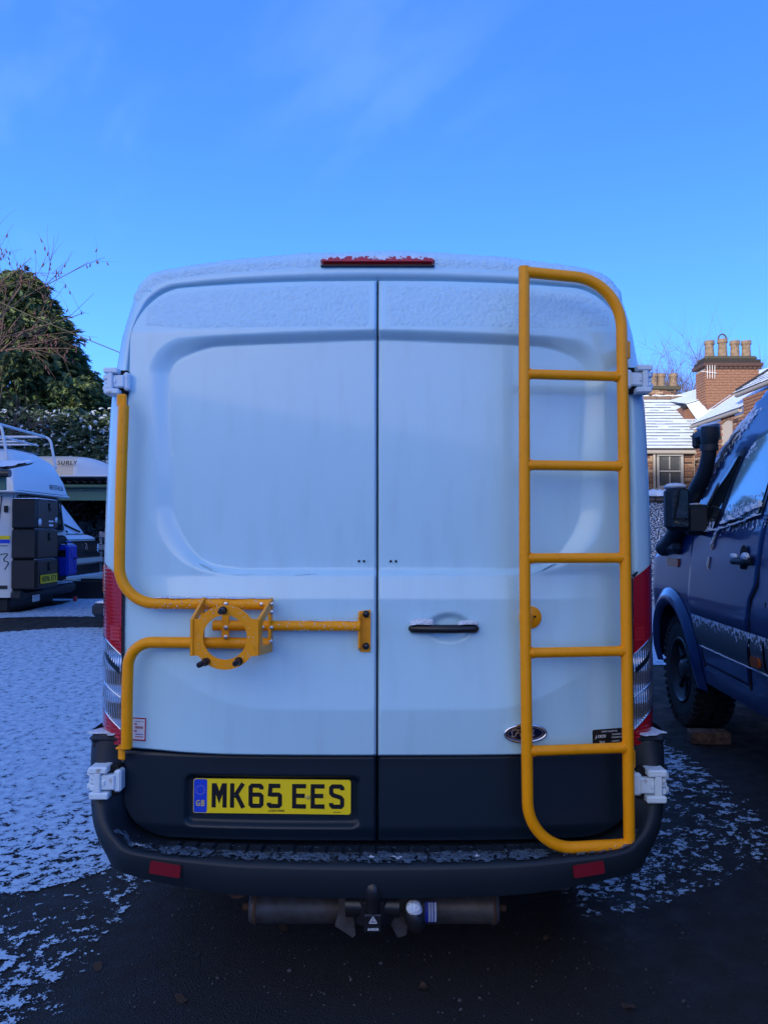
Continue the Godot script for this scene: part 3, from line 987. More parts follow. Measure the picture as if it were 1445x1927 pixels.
func badge_and_stickers(van: Node3D) -> void:
	var xf := on_skin(0.48, 0.828, 0.004)
	var bd := node("oval_badge", Vector3.ZERO, van)
	var rim := begin()
	var ring := []
	for k in 49:
		var a := TAU * k / 48
		ring.append(xf * V(0.068 * cos(a), 0.0275 * sin(a), 0.004))
	tube(rim, ring, 0.0045, 8, false)
	put("badge_rim", done(rim), M.chrome, bd)
	put("badge_field", prismmesh(ellipse(0.0675, 0.027), -0.004, 0.003, xf), M.badge_blue, bd)
	var st := begin()
	var inner := []
	for k in 41:
		var a := TAU * k / 40
		inner.append(Vector2(0.058 * cos(a), 0.0205 * sin(a)))
	pen(st, inner, 0.0011, 0.003, 0.0006, xf)
	# the script: a looping capital, then o, r and d
	var strokes := [
		[Vector2(-43, -1), Vector2(-46, 5), Vector2(-42, 11), Vector2(-32, 13), Vector2(-20, 11), Vector2(-10, 12)],
		[Vector2(-25, 11), Vector2(-28, 3), Vector2(-33, -7), Vector2(-40, -11), Vector2(-45, -8), Vector2(-43, -3)],
		[Vector2(-34, 0), Vector2(-27, 1), Vector2(-20, 4)],
		[Vector2(-14, 1), Vector2(-18, -3), Vector2(-16, -8), Vector2(-11, -8), Vector2(-8, -3), Vector2(-11, 2), Vector2(-14, 1)],
		[Vector2(-2, 2), Vector2(-5, -8)], [Vector2(-3, -2), Vector2(2, 2), Vector2(7, 1)],
		[Vector2(21, 1), Vector2(15, -1), Vector2(13, -6), Vector2(17, -8), Vector2(22, -4), Vector2(28, 12)],
		[Vector2(23, -2), Vector2(24, -8), Vector2(30, -5)],
	]
	var kz := 0.0
	for s in strokes:
		var pts := []
		for p in s:
			pts.append(p * 0.001)
		pen(st, pts, 0.0032, 0.003, 0.0007 + kz, xf)
		kz += 0.00012
	put("badge_script", done(st), M.badge_silver, bd)
	# black dealer sticker, lower right
	var sx := on_skin(0.775, 0.7995, 0.001)
	var s1 := put("dealer_sticker", prismmesh(rrect(0.13, 0.05, 0.006), -0.004, 0.0012, sx), M.black, van)
	text("sticker_line", "Vehicle Supplied By", 0.0048, sx * Transform3D(Basis(), V(-0.002, 0.0175, 0.0014)), M.sticker_white, s1, false)
	text("sticker_line", "J-TECH", 0.0092, sx * Transform3D(Basis(V(1, 0, 0), V(0.18, 1, 0), V(0, 0, 1)), V(-0.035, 0.002, 0.0014)), M.sticker_white, s1, true, 0.95)
	text("sticker_line", "Vans", 0.0066, sx * Transform3D(Basis(V(1, 0, 0), V(0.2, 1, 0), V(0, 0, 1)), V(-0.03, -0.016, 0.0014)), M.sticker_white, s1, false, 1.0, "Droid Serif")
	text("sticker_line", "Yorkshire", 0.0056, sx * Transform3D(Basis(V(1, 0, 0), V(0.2, 1, 0), V(0, 0, 1)), V(0.026, 0.006, 0.0014)), M.sticker_white, s1, false, 1.0, "Droid Serif")
	text("sticker_line", "Commercial", 0.0052, sx * Transform3D(Basis(V(1, 0, 0), V(0.2, 1, 0), V(0, 0, 1)), V(0.026, -0.0035, 0.0014)), M.sticker_white, s1, false, 1.0, "Droid Serif")
	text("sticker_line", "Call 01977", 0.0042, sx * Transform3D(Basis(), V(0.02, -0.0165, 0.0014)), M.sticker_white, s1, false)
	# white sticker with a red border, lower left
	var wx := on_skin(-0.8, 0.822, 0.002)
	var s2 := put("bordered_sticker", prismmesh(rrect(0.06, 0.076, 0.002, 2), -0.004, 0.001, wx), M.sticker_white, van)
	var bs := begin()
	for e in [[0, 0.036, 0.06, 0.004], [0, -0.036, 0.06, 0.004], [0.028, 0, 0.004, 0.0678], [-0.028, 0, 0.004, 0.0678]]:
		bx(bs, wx * V(e[0], e[1], 0.0014), V(e[2], e[3], 0.001), 0.0, wx.basis)
	bx(bs, wx * V(-0.009, 0.0165, 0.0014), V(0.01, 0.004, 0.001), 0.0, wx.basis)
	bx(bs, wx * V(-0.009, -0.0065, 0.0014), V(0.01, 0.004, 0.001), 0.0, wx.basis)
	put("sticker_border", done(bs), M.sticker_red, s2)
	text("sticker_word", "ESIGNS", 0.0075, wx * Transform3D(Basis(), V(0.004, 0.0055, 0.0013)), M.sticker_red, s2, true, 0.85)
	put("sticker_rule", boxmesh(wx * V(0.005, 0.025, 0.0014), V(0.034, 0.0012, 0.0006), 0, wx.basis), M.plate_black, s2)
	put("sticker_rule", boxmesh(wx * V(0.006, -0.017, 0.0014), V(0.03, 0.0022, 0.0006), 0, wx.basis), M.ink_blue, s2)
	put("sticker_rule", boxmesh(wx * V(0.006, -0.025, 0.0014), V(0.03, 0.0022, 0.0006), 0, wx.basis), M.sticker_red, s2)

func ladder(van: Node3D) -> void:
	var l := node("ladder", Vector3.ZERO, van)
	var zl := func(y: float) -> float: return 0.056 - 0.026 * (y - 2.0)
	var zr := func(y: float) -> float: return 0.015 - 0.026 * (y - 2.0)
	var r := 0.0183
	put("rail", tubemesh(bend([V(0.482, 2.352, zl.call(2.352)), V(0.479, 2.0, zl.call(2.0)), V(0.474, 1.3, zl.call(1.3)), V(0.477, 0.478, zl.call(0.5)), V(0.803, 0.478, zr.call(0.478))], 0.15, 14), r, 20), M.yellow_paint, l)
	put("rail", tubemesh(bend([V(0.809, 0.453, zr.call(0.45)), V(0.811, 1.3, zr.call(1.3)), V(0.812, 2.318, zr.call(2.3)), V(0.484, 2.336, zl.call(2.33))], 0.19, 14), r, 20), M.yellow_paint, l)
	for y in [1.997, 1.6985, 1.397, 1.0945, 0.785]:
		put("rung", tubemesh([V(0.478, y, zl.call(y)), V(0.81, y, zr.call(y))], 0.0165, 16), M.yellow_paint, l)
		var st := begin()
		for e in [[0.478, 1.0, zl.call(y)], [0.81, -1.0, zr.call(y)]]:
			tube(st, [V(e[0] + e[1] * 0.017, y, e[2] - e[1] * 0.002), V(e[0] + e[1] * 0.023, y, e[2] - e[1] * 0.0027)], 0.0185, 14)
		put("weld", done(st), M.yellow_paint, l)
	for p in [[0.505, 1.1995, 0.037]]:
		var xf := on_skin(p[0], p[1], 0.003)
		put("mounting_disc", lathemesh([Vector2(0, 0.006), Vector2(p[2] - 0.001, 0.006), Vector2(p[2], 0.005), Vector2(p[2], -0.004)], 28, xf * Transform3D(Basis(V(1, 0, 0), PI / 2), Vector3.ZERO)), M.yellow_paint, l)
		put("mounting_screw", lathemesh([Vector2(0.004, 0.006), Vector2(0.004, 0.0075), Vector2(0, 0.0075)], 8, xf * Transform3D(Basis(V(1, 0, 0), PI / 2), V(0.014, 0.002, 0))), M.gap, l)
		put("stand_off", tubemesh([xf.origin, V(p[0] - 0.02 if p[0] < 0.6 else p[0], p[1], zl.call(p[1]) if p[0] < 0.6 else zr.call(p[1]))], 0.012, 12), M.yellow_paint, l)
	put("hinge_tab", boxmesh(V(0.838, 0.737, -0.012), V(0.016, 0.06, 0.05), 0.004), M.yellow_paint, l)
	put("hinge_tab", boxmesh(V(0.836, 2.09, -0.03), V(0.016, 0.06, 0.07), 0.004), M.yellow_paint, l)

func carrier(van: Node3D) -> void:
	var c := node("spare_wheel_carrier", Vector3.ZERO, van)
	var Y: Material = M.yellow_paint
	put("tube", tubemesh(bend([V(-0.852, 1.905, -0.02), V(-0.857, 1.6, -0.012), V(-0.857, 1.246, -0.006), V(-0.6, 1.246, 0.022), V(-0.34, 1.246, 0.04)], 0.2, 16), 0.0185, 18), Y, c)
	put("tube", tubemesh(bend([V(-0.822, 0.772, 0.006), V(-0.824, 0.95, 0.003), V(-0.82, 1.118, 0.002), V(-0.6, 1.119, 0.026), V(-0.345, 1.119, 0.044)], 0.16, 16), 0.0185, 18), Y, c)
	put("tube", tubemesh([V(-0.535, 1.176, 0.03), V(-0.055, 1.176, 0.044)], 0.0168, 18), Y, c)
	# flattened ends under the hinges
	put("end_tab", boxmesh(V(-0.862, 1.925, -0.03), V(0.034, 0.045, 0.012), 0.006), Y, c)
	put("end_tab", boxmesh(V(-0.845, 0.752, -0.012), V(0.03, 0.05, 0.012), 0.005, Basis(V(0, 1, 0), -0.5)), Y, c)
	put("end_tab", boxmesh(V(-0.832, 0.772, 0.0), V(0.05, 0.008, 0.03), 0.003), Y, c)
	# bracket by the door seam
	put("bracket_plate", prismmesh(PackedVector2Array([Vector2(-0.016, -0.067), Vector2(0.016, -0.067), Vector2(0.018, -0.063), Vector2(0.018, 0.067), Vector2(0.014, 0.07), Vector2(-0.016, 0.066)]), 0.0, 0.006, on_skin(-0.04, 1.155, 0.003)), Y, c)
	put("bracket_web", prismmesh(PackedVector2Array([Vector2(0.0, -0.066), Vector2(0.045, -0.05), Vector2(0.045, 0.05), Vector2(0.0, 0.066)]), 0, 0.006, Transform3D(Basis(V(0, 0, 1), V(0, 1, 0), V(-1, 0, 0)), V(-0.056, 1.155, 0.004))), Y, c)
	for dy in [0.057, -0.048]:
		var xf := on_skin(-0.037, 1.155 + dy, 0.009)
		put("black_bolt", lathemesh([Vector2(0.0115, 0), Vector2(0.0115, 0.006), Vector2(0.009, 0.007), Vector2(0.009, 0.016), Vector2(0.006, 0.018), Vector2(0, 0.018)], 12, xf * Transform3D(Basis(V(1, 0, 0), PI / 2), Vector3.ZERO)), M.black, c)
	# ring plate: a disc joined to a square, with a round hole
	var Z := 0.184
	var C := V(-0.4645, 1.1585, Z)
	var rt := Basis(V(0, 1, 0), -0.045)
	var n := 96
	var st := begin()
	var outer := []
	for k in n:
		var a := TAU * k / n
		var d := Vector2(cos(a), sin(a))
		var sq := minf(0.1035 / maxf(absf(d.x), 1e-4), 0.056 / maxf(absf(d.y), 1e-4))
		outer.append(d * maxf(0.0985, sq))
	st.set_smooth_group(-1)
	for k in n:
		var k2 := (k + 1) % n
		var a := TAU * k / n
		var b := TAU * k2 / n
		var i0 := Vector2(cos(a), sin(a)) * 0.068
		var i1 := Vector2(cos(b), sin(b)) * 0.068
		var o0: Vector2 = outer[k]
		var o1: Vector2 = outer[k2]
		var P := func(p: Vector2, z: float) -> Vector3: return C + rt * V(p.x, p.y, z)
		quad(st, P.call(i0, 0.003), P.call(o0, 0.003), P.call(o1, 0.003), P.call(i1, 0.003), rt.z)
		quad(st, P.call(i0, -0.003), P.call(o0, -0.003), P.call(o1, -0.003), P.call(i1, -0.003), -rt.z)
		quad(st, P.call(o0, -0.003), P.call(o1, -0.003), P.call(o1, 0.003), P.call(o0, 0.003), rt * V(o0.x, o0.y, 0))
		quad(st, P.call(i0, -0.003), P.call(i1, -0.003), P.call(i1, 0.003), P.call(i0, 0.003), rt * V(-i0.x, -i0.y, 0))
	put("ring_plate", done(st), Y, c)
	# side flanges that carry the ring: folded plates with a window, running back to the tubes
	for sg in [-1.0, 1.0]:
		var xr = C.x + sg * 0.102
		var xb := -0.3445 if sg > 0 else -0.566
		var fs := begin()
		var zf = Z + (-sg * 0.0046)
		var zb := 0.034
		var F := func(u: float, y: float) -> Vector3: return V(lerpf(xr, xb, u), y, lerpf(zf, zb, u))
		var th := V(0.004 * sg, 0, 0)
		var outl := [[0.0, 1.2145], [1.0, 1.266], [1.0, 1.2], [0.42, 1.2]]
		var loops := [
			[[0.0, 1.2145], [1.0, 1.268], [1.0, 1.24], [0.2, 1.196]],
			[[0.0, 1.2145], [0.2, 1.196], [0.2, 1.126], [0.0, 1.1025]],
			[[0.0, 1.1025], [0.2, 1.126], [1.0, 1.122], [1.0, 1.092]],
			[[0.82, 1.231], [1.0, 1.24], [1.0, 1.122], [0.82, 1.123]],
		]
		fs.set_smooth_group(-1)
		for L in loops:
			var q := []
			for e in L:
				q.append(F.call(e[0], e[1]))
			var nn := V(sg, 0, 0.3)
			quad(fs, q[0] + th, q[1] + th, q[2] + th, q[3] + th, nn)
			quad(fs, q[0] - th, q[1] - th, q[2] - th, q[3] - th, -nn)
			var mid: Vector3 = (q[0] + q[1] + q[2] + q[3]) / 4
			for k in 4:
				var a: Vector3 = q[k]
				var b: Vector3 = q[(k + 1) % 4]
				quad(fs, a - th, b - th, b + th, a + th, (a + b) / 2 - mid)
		put("flange", done(fs), Y, c)
	for p in [[-0.49, 1.248], [-0.49, 1.172], [-0.49, 1.142], [-0.375, 1.247], [-0.343, 1.248], [-0.343, 1.222], [-0.372, 1.172], [-0.343, 1.172], [-0.345, 1.128]]:
		var bo := Transform3D(Basis(V(1, 0, 0), PI / 2), V(p[0], p[1], 0.05))
		put("bolt", lathemesh([Vector2(0.0075, -0.01), Vector2(0.0075, 0.005), Vector2(0.0055, 0.0055), Vector2(0.005, 0.011), Vector2(0, 0.012)], 6, bo, false), M.bolt_steel, c)
	put("back_strap", boxmesh(V(-0.492, 1.19, 0.045), V(0.024, 0.14, 0.006), 0.002), Y, c)
	# three black wheel studs on the ring
	for p in [[-0.47, 1.242, 0.0, -0.02], [-0.521, 1.085, -0.32, -0.1], [-0.42, 1.088, -0.12, -0.06]]:
		var dir := V(p[2], p[3], 1).normalized()
		var o := V(p[0], p[1], Z)
		var sb := begin()
		tube(sb, [o - dir * 0.012, o + dir * 0.012], 0.0125, 10)
		tube(sb, [o + dir * 0.012, o + dir * 0.02, o + dir * 0.045, o + dir * 0.047], [0.0098, 0.0095, 0.0085, 0.0065], 10)
		put("wheel_stud", done(sb), M.black, c)
	# a little snow along the tubes' tops and drops below
	for e in [[V(-0.74, 1.264, 0.012), V(-0.34, 1.2645, 0.04)], [V(-0.33, 1.192, 0.036), V(-0.065, 1.192, 0.044)]]:
		var pts := []
		for k in 20:
			pts.append(e[0].lerp(e[1], k / 19.0))
		put("tube_snow", ridge(pts, 0.007, 0.0035, 90, 1.8), M.snow, c)
	var ds := begin()
	var r2 := RandomNumberGenerator.new()
	r2.seed = 5
	for k in 150:
		var w := r2.randi() % 3
		var x := r2.randf_range(-0.74, -0.345) if w == 0 else r2.randf_range(-0.33, -0.065) if w == 1 else r2.randf_range(-0.72, -0.36)
		var yc: float = [1.246, 1.176, 1.119][w]
		var zc: float = [lerpf(0.012, 0.04, (x + 0.74) / 0.4), lerpf(0.036, 0.044, (x + 0.33) / 0.265), lerpf(0.012, 0.043, (x + 0.72) / 0.36)][w]
		var a := r2.randf_range(-1.35, 0.9)
		var rr := 0.018 if w != 1 else 0.0165
		var s := r2.randf_range(0.0011, 0.0024)
		lathe(ds, [Vector2(0, s), Vector2(s * 0.8, s * 0.5), Vector2(s, -s * 0.3), Vector2(0, -s)], 6, Transform3D(Basis(), V(x, yc + sin(a) * rr, zc + cos(a) * rr)))
	for k in 60:
		var a := r2.randf_range(0, TAU)
		var s := r2.randf_range(0.001, 0.002)
		var q := C + rt * V(cos(a) * 0.084, sin(a) * 0.084, 0.003)
		q += V(r2.randf_range(-0.012, 0.012), r2.randf_range(-0.012, 0.012), 0)
		lathe(ds, [Vector2(0, s), Vector2(s, 0), Vector2(0, -s)], 6, Transform3D(Basis(), q))
	tag(put("water_drops", done(ds), M.snow, c), "", "", "", "stuff")

func underneath(van: Node3D) -> void:
	# silencer across the back
	var xf := Transform3D(Basis(V(0, 0, 1), -PI / 2), V(0, 0.225, -0.06))
	var s := put("silencer", lathemesh([Vector2(0, -0.425), Vector2(0.045, -0.425), Vector2(0.052, -0.418), Vector2(0.054, -0.4), Vector2(0.0515, -0.396), Vector2(0.0515, 0.376), Vector2(0.054, 0.38), Vector2(0.052, 0.398), Vector2(0.045, 0.404), Vector2(0, 0.404)], 36, xf), M.old_steel, van)
	put("end_seam", lathemesh([Vector2(0.0515, -0.41), Vector2(0.0555, -0.408), Vector2(0.0555, -0.4), Vector2(0.0515, -0.398)], 36, xf), M.rust, s)
	put("end_seam", lathemesh([Vector2(0.0515, 0.38), Vector2(0.0555, 0.382), Vector2(0.0555, 0.39), Vector2(0.0515, 0.392)], 36, xf), M.rust, s)
	put("exhaust_stub", tubemesh([V(-0.425, 0.225, -0.06), V(-0.45, 0.225, -0.06)], 0.012, 10), M.rust, s)
	put("exhaust_stub", tubemesh([V(0.4, 0.222, -0.06), V(0.43, 0.222, -0.06)], 0.012, 10), M.rust, s)
	put("silencer_label", sheet(8, 8, func(i, j): return V(lerpf(0.157, 0.195, i / 8.0), 0.225 + sin(lerpf(-0.55, 0.72, j / 8.0)) * 0.0535, -0.06 + cos(lerpf(-0.55, 0.72, j / 8.0)) * 0.0535)), M.ink_blue, s)
	for k in 3:
		put("label_stripe", sheet(2, 8, func(i, j): return V(lerpf([0.168, 0.177, 0.187][k], [0.174, 0.183, 0.194][k], i / 2.0), 0.225 + sin(lerpf(-0.5, 0.68, j / 8.0)) * 0.0545, -0.06 + cos(lerpf(-0.5, 0.68, j / 8.0)) * 0.0545)), M.sticker_white, s)
	# tow bar with a coupling ball under a black cap
	var t := node("tow_bar", Vector3.ZERO, van)
	put("cross_tube", boxmesh(V(0, 0.3, -0.1), V(1.3, 0.06, 0.06), 0.008), M.old_steel, t)
	for sg in [-1.0, 1.0]:
		put("side_plate", prismmesh(PackedVector2Array([Vector2(-0.018, 0.34), Vector2(0.014, 0.335), Vector2(0.018, 0.24), Vector2(0.016 - sg * 0.006, 0.185), Vector2(0.004 - sg * 0.012, 0.178), Vector2(-0.022, 0.21), Vector2(-0.012, 0.26)]), 0.0, 0.008, Transform3D(Basis().scaled(V(1.5, 1.15, 1.0)), V(0.09 * sg - 0.012, -0.02, 0.05))), M.old_steel, t)
	put("back_plate", prismmesh(rrect(0.19, 0.1, 0.01), 0, 0.008, Transform3D(Basis(), V(-0.012, 0.262, 0.012))), M.old_steel, t)
	put("coupling_block", boxmesh(V(-0.012, 0.284, 0.07), V(0.1, 0.1, 0.08), 0.016), M.black, t)
	put("side_lug", tubemesh([V(-0.1, 0.296, 0.075), V(0.07, 0.296, 0.075)], [0.034, 0.034], 16), M.black, t)
	put("tow_ball_cap", lathemesh([Vector2(0.02, 0.3), Vector2(0.022, 0.325), Vector2(0.026, 0.338), Vector2(0.027, 0.36), Vector2(0.023, 0.381), Vector2(0.013, 0.393), Vector2(0, 0.396)], 22, Transform3D(Basis(), V(-0.012, 0, 0.115))), M.black, t)
	put("ball_neck", tubemesh(bend([V(-0.012, 0.305, 0.115), V(-0.012, 0.265, 0.11), V(-0.012, 0.255, 0.05)], 0.03, 6), 0.018, 12), M.black, t)
	put("maker_plate", boxmesh(V(-0.012, 0.266, 0.128), V(0.056, 0.056, 0.012), 0.004), M.black, t)
	var ls := begin()
	for a in [[-0.012, -0.004, 0.0, 0.016], [0.012, -0.004, 0.0, 0.016], [-0.012, -0.004, 0.012, -0.004], [-0.005, -0.004, -0.001, 0.008], [0.005, -0.004, 0.001, 0.008]]:
		pen(ls, [Vector2(a[0], a[1]), Vector2(a[2], a[3])], 0.0022, 0.0, 0.0006, Transform3D(Basis(), V(-0.012, 0.273, 0.134)))
	put("maker_emblem", done(ls), M.sticker_white, t)
	text("maker_word", "ANKER", 0.0075, Transform3D(Basis(), V(-0.012, 0.25, 0.1343)), M.sticker_white, t)
	# the electrical socket beside it, capped with snow
	put("socket_cap", lathemesh([Vector2(0, -0.05), Vector2(0.016, -0.047), Vector2(0.029, -0.022), Vector2(0.031, 0.0), Vector2(0.026, 0.03), Vector2(0.014, 0.046), Vector2(0, 0.049)], 20, Transform3D(Basis(V(0, 0, 1), 0.35), V(0.118, 0.268, 0.1))), M.black, t)
	put("socket_snow", mound(V(0.114, 0.3, 0.108), V(0.026, 0.02, 0.024)), M.snow, t)
	var eye := []
	for k in 17:
		eye.append(V(-0.452 + 0.026 * cos(TAU * k / 16), 0.318 + 0.018 * sin(TAU * k / 16), 0.03))
	put("towing_eye", tubemesh(eye, 0.007, 10, false), M.rust, t)
	# wheels
	for sg in [-1.0, 1.0]:
		for z in [-1.15, -4.75]:
			var w := put("wheel", lathemesh([Vector2(0.2, -0.1), Vector2(0.31, -0.1), Vector2(0.34, -0.075), Vector2(0.345, 0), Vector2(0.34, 0.075), Vector2(0.31, 0.1), Vector2(0.2, 0.1)], 32, Transform3D(Basis(V(0, 0, 1), PI / 2), V(sg * 0.82, 0.345, z))), M.rubber, van)
			put("rim", lathemesh([Vector2(0, -0.06), Vector2(0.2, -0.06), Vector2(0.2, 0.06), Vector2(0, 0.06)], 24, Transform3D(Basis(V(0, 0, 1), PI / 2), V(sg * 0.82, 0.345, z))), M.gutter_grey, w)
# ---------------------------------------------------------------- the blue van on the right
var blue_side := [[0.45, 0.06], [0.6, 0.02], [0.8, 0.0], [1.05, -0.02], [1.3, 0.0], [1.46, 0.02], [1.6, 0.05], [2.0, 0.13], [2.15, 0.17], [2.3, 0.24], [2.42, 0.36], [2.5, 0.55], [2.54, 0.75], [2.55, 0.95]]

func blue_top(l: float) -> float:
	return tab([[0.1, 2.56], [0.25, 2.46], [0.42, 2.34], [0.6, 2.21], [0.78, 2.11], [0.95, 2.0], [1.12, 1.86], [1.45, 1.5], [1.58, 1.43], [1.8, 1.37], [2.1, 1.28], [2.35, 1.12], [2.48, 0.92], [2.55, 0.8]], l)

func blue_in(l: float, y: float) -> float:
	var nose := ss(1.9, 2.55, l)
	return tab(blue_side, y) + 0.32 * nose * nose

func blue_point(l: float, y: float, proud := 0.0) -> Vector3:
	return V(l, y, blue_in(l, y) - proud)

func blue_van() -> void:
	var f := V(0.0827, 0, -0.99657)
	var van := node("blue_van", V(1.99, 0, -1.446))
	van.basis = Basis(f, V(0, 1, 0), V(-f.z, 0, f.x))
	tag(van, "dark blue camper van on the right with snorkel and frosted side windows", "van")
	var hub := Vector2(1.56, 0.5)
	var nl := 130
	var L := func(i: int) -> float: return lerpf(-3.4, 2.55, pow(i / float(nl), 0.55))
	var ny := 72
	var P := func(i: int, j: int) -> Vector3:
		var l: float = L.call(i)
		var top := blue_top(l)
		var t := absf(j - ny / 2.0) / (ny / 2.0)   # 1 at the sill, 0 in the middle of the roof
		var far := j > ny / 2
		var q := (1.0 - t)
		var y := 0.0
		var w := 0.0
		if q < 0.72:
			y = lerpf(0.5, 2.2, q / 0.72)
			w = tab(blue_side, y)
		else:
			var a := (q - 0.72) / 0.28 * (PI / 2)
			y = 2.2 + 0.35 * sin(a)
			w = 0.19 + 0.76 * (1.0 - cos(a))
		if y > top:
			y = top + 0.02 * (1.0 - t)
		w += 0.32 * ss(1.9, 2.55, l) ** 2
		w = minf(w, 0.95)
		return V(l, y, 1.9 - w if far else w)
	var skip := func(i: int, j: int) -> bool:
		if j > 24 and j < ny - 24:
			return false
		var p: Vector3 = P.call(i, j)
		return Vector2(p.x - hub.x, p.y - hub.y).length() < 0.47
	put("body", sheet(nl, ny, P, skip), M.blue_paint, van)
	put("tail", boxmesh(V(-3.41, 1.45, 0.95), V(0.06, 1.9, 1.6), 0.02), M.blue_paint, van)
	put("underbody", boxmesh(V(-0.6, 0.5, 0.95), V(5.4, 0.14, 1.6), 0.03), M.black, van)
	put("wheel_arch_liner", boxmesh(V(1.56, 0.75, 0.62), V(1.0, 0.7, 0.5), 0.1), M.black, van)
	put("nose", boxmesh(V(2.5, 0.66, 0.95), V(0.16, 0.4, 1.5), 0.06), M.black_plastic, van)
	# flared arch
	put("arch_flare", sheet(40, 8, func(i, j):
		var a := lerpf(-0.1, PI + 0.16, i / 40.0)
		var r := lerpf(0.43, 0.55, j / 8.0)
		var bulge := 0.04 * sin(PI * pow(j / 8.0, 0.6)) + 0.004
		return blue_point(hub.x + cos(a) * r, hub.y + 0.03 + sin(a) * r, bulge)), M.blue_paint, van)
	# cab door with window, its own skin proud of the body
	var fr := func(y: float) -> float: return tab([[0.62, 0.92], [0.8, 1.0], [0.95, 1.06], [1.02, 1.16], [1.5, 1.165]], y)
	var rr := func(y: float) -> float: return tab([[0.62, 0.2], [0.9, 0.15], [1.12, 0.1], [1.2, 0.03], [1.6, 0.0]], y)
	var door := put("cab_door", sheet(30, 40, func(i, j):
		var q := clampf(float(j - 1) / 38, 0, 1)
		var s := clampf(float(i - 1) / 28, 0, 1)
		var y := lerpf(0.64, lerpf(1.575, 1.49, s), q)
		var l := lerpf(rr.call(y) + 0.012, fr.call(y) - 0.012, s)
		var edge = i == 0 or j == 0 or i == 30 or j == 40
		return blue_point(l, y, -0.02 if edge else 0.007 + 0.006 * ss(1.03, 1.0, y) - 0.006 * ss(0.97, 0.94, y))), M.blue_paint, van)
	put("shut_line", tubemesh([blue_point(rr.call(0.62), 0.62, 0.002), blue_point(rr.call(0.9), 0.9, 0.002), blue_point(rr.call(1.12), 1.12, 0.002), blue_point(0.03, 1.2, 0.002), blue_point(0.0, 1.6, 0.002), blue_point(-0.02, 2.05, 0.002), blue_point(0.1, 2.16, 0.002)], 0.006, 6), M.gap, door)
	put("shut_line", tubemesh([blue_point(0.93, 0.62, 0.002), blue_point(1.0, 0.8, 0.002), blue_point(1.06, 0.95, 0.002), blue_point(1.16, 1.02, 0.002), blue_point(1.165, 1.5, 0.002)], 0.006, 6), M.gap, door)
	put("shut_line", tubemesh([blue_point(-0.08, 1.12, 0.002), blue_point(-0.08, 0.5, 0.002)], 0.004, 6), M.gap, van)
	put("shut_line", tubemesh([blue_point(-0.16, 2.0, 0.002), blue_point(-0.16, 0.5, 0.002)], 0.004, 6), M.gap, van)
	var win := func(called: String, f0: Array, r0: Array, yb: Vector2, yt: Vector2, proud: float, grow: float, m: Material, parent: Node3D) -> void:
		put(called, sheet(14, 14, func(i, j):
			var s = i / 14.0
			var q = j / 14.0
			var y := lerpf(lerpf(yb.x, yb.y, s) - grow, lerpf(yt.x, yt.y, s) + grow, q)
			return blue_point(lerpf(tab(r0, y) - grow, tab(f0, y) + grow, s), y, proud + 0.002 * sin(s * PI))), m, parent)
	var mf := [[1.52, 0.66], [1.79, 0.55], [1.95, 0.43], [2.06, 0.3]]
	var mr := [[1.56, 0.13], [1.77, 0.07], [2.06, 0.05]]
	var qf := [[1.46, 1.1], [1.52, 1.08], [1.77, 0.86], [1.98, 0.58]]
	var qr := [[1.46, 0.79], [1.75, 0.66], [1.98, 0.52]]
	win.call("window_frame", mf, mr, Vector2(1.575, 1.51), Vector2(2.05, 2.0), 0.006, 0.035, M.black, door)
	win.call("side_window", mf, mr, Vector2(1.585, 1.53), Vector2(2.05, 2.0), 0.011, 0.0, M.reflection_teal_glass, door)
	win.call("window_frame", qf, qr, Vector2(1.48, 1.47), Vector2(1.96, 1.93), 0.005, 0.03, M.black, van)
	win.call("quarter_window", qf, qr, Vector2(1.49, 1.48), Vector2(1.94, 1.93), 0.01, 0.0, M.dark_glass, van)
	# water runs and frost on the glass
	put("window_frost", sheet(30, 30, func(i, j):
		var s = i / 30.0
		var y := lerpf(lerpf(1.585, 1.53, s), lerpf(2.04, 1.99, s), j / 30.0)
		return blue_point(lerpf(tab(mr, y), tab(mf, y), s), y, 0.0155), null, func(i, j): return 0.34 + 0.25 * ss(12, 0, j) + 0.22 * ss(20, 27, j) * ss(16, 30, i)), M.frost, door)
	put("window_frost", sheet(20, 24, func(i, j):
		var s = i / 20.0
		var y := lerpf(1.485, 1.92, j / 24.0)
		return blue_point(lerpf(tab(qr, y), tab(qf, y), s), y, 0.015), null, func(i, j): return 0.3 + 0.3 * ss(8, 0, j)), M.frost, van)
	# snow along the foot of the windows and on the waist of the door
	put("sill_snow", ridge([blue_point(0.1, 1.62, 0.0), blue_point(0.2, 1.595, 0.01), blue_point(0.4, 1.56, 0.01), blue_point(0.62, 1.525, 0.01)], 0.022, 0.028, 60, 1.3), M.snow, door)
	put("sill_snow", ridge([blue_point(0.08, 1.575, 0.012), blue_point(0.3, 1.54, 0.014), blue_point(0.62, 1.497, 0.016), blue_point(0.68, 1.47, 0.012), blue_point(0.72, 1.42, 0.01), blue_point(0.75, 1.37, 0.01)], 0.012, 0.014, 90, 1.1), M.snow, door)
	put("sill_snow", ridge([blue_point(0.68, 1.497, 0.0), blue_point(0.9, 1.485, 0.01), blue_point(1.0, 1.475, 0.01)], 0.014, 0.016, 40, 1.3), M.snow, van)
	put("snow_streak", ridge([blue_point(0.77, 1.33, 0.012), blue_point(0.775, 1.29, 0.012), blue_point(0.78, 1.25, 0.01)], 0.006, 0.008, 20, 1.0), M.snow, door)
	put("body_frost", sheet(40, 16, func(i, j):
		var l := lerpf(-0.12, 0.75, i / 40.0)
		var y := lerpf(1.42, 1.56, j / 16.0) - 0.06 * l
		return blue_point(l, y, 0.0125), null, func(i, j): return 0.45 * ss(0, 12, j)), M.frost, door)
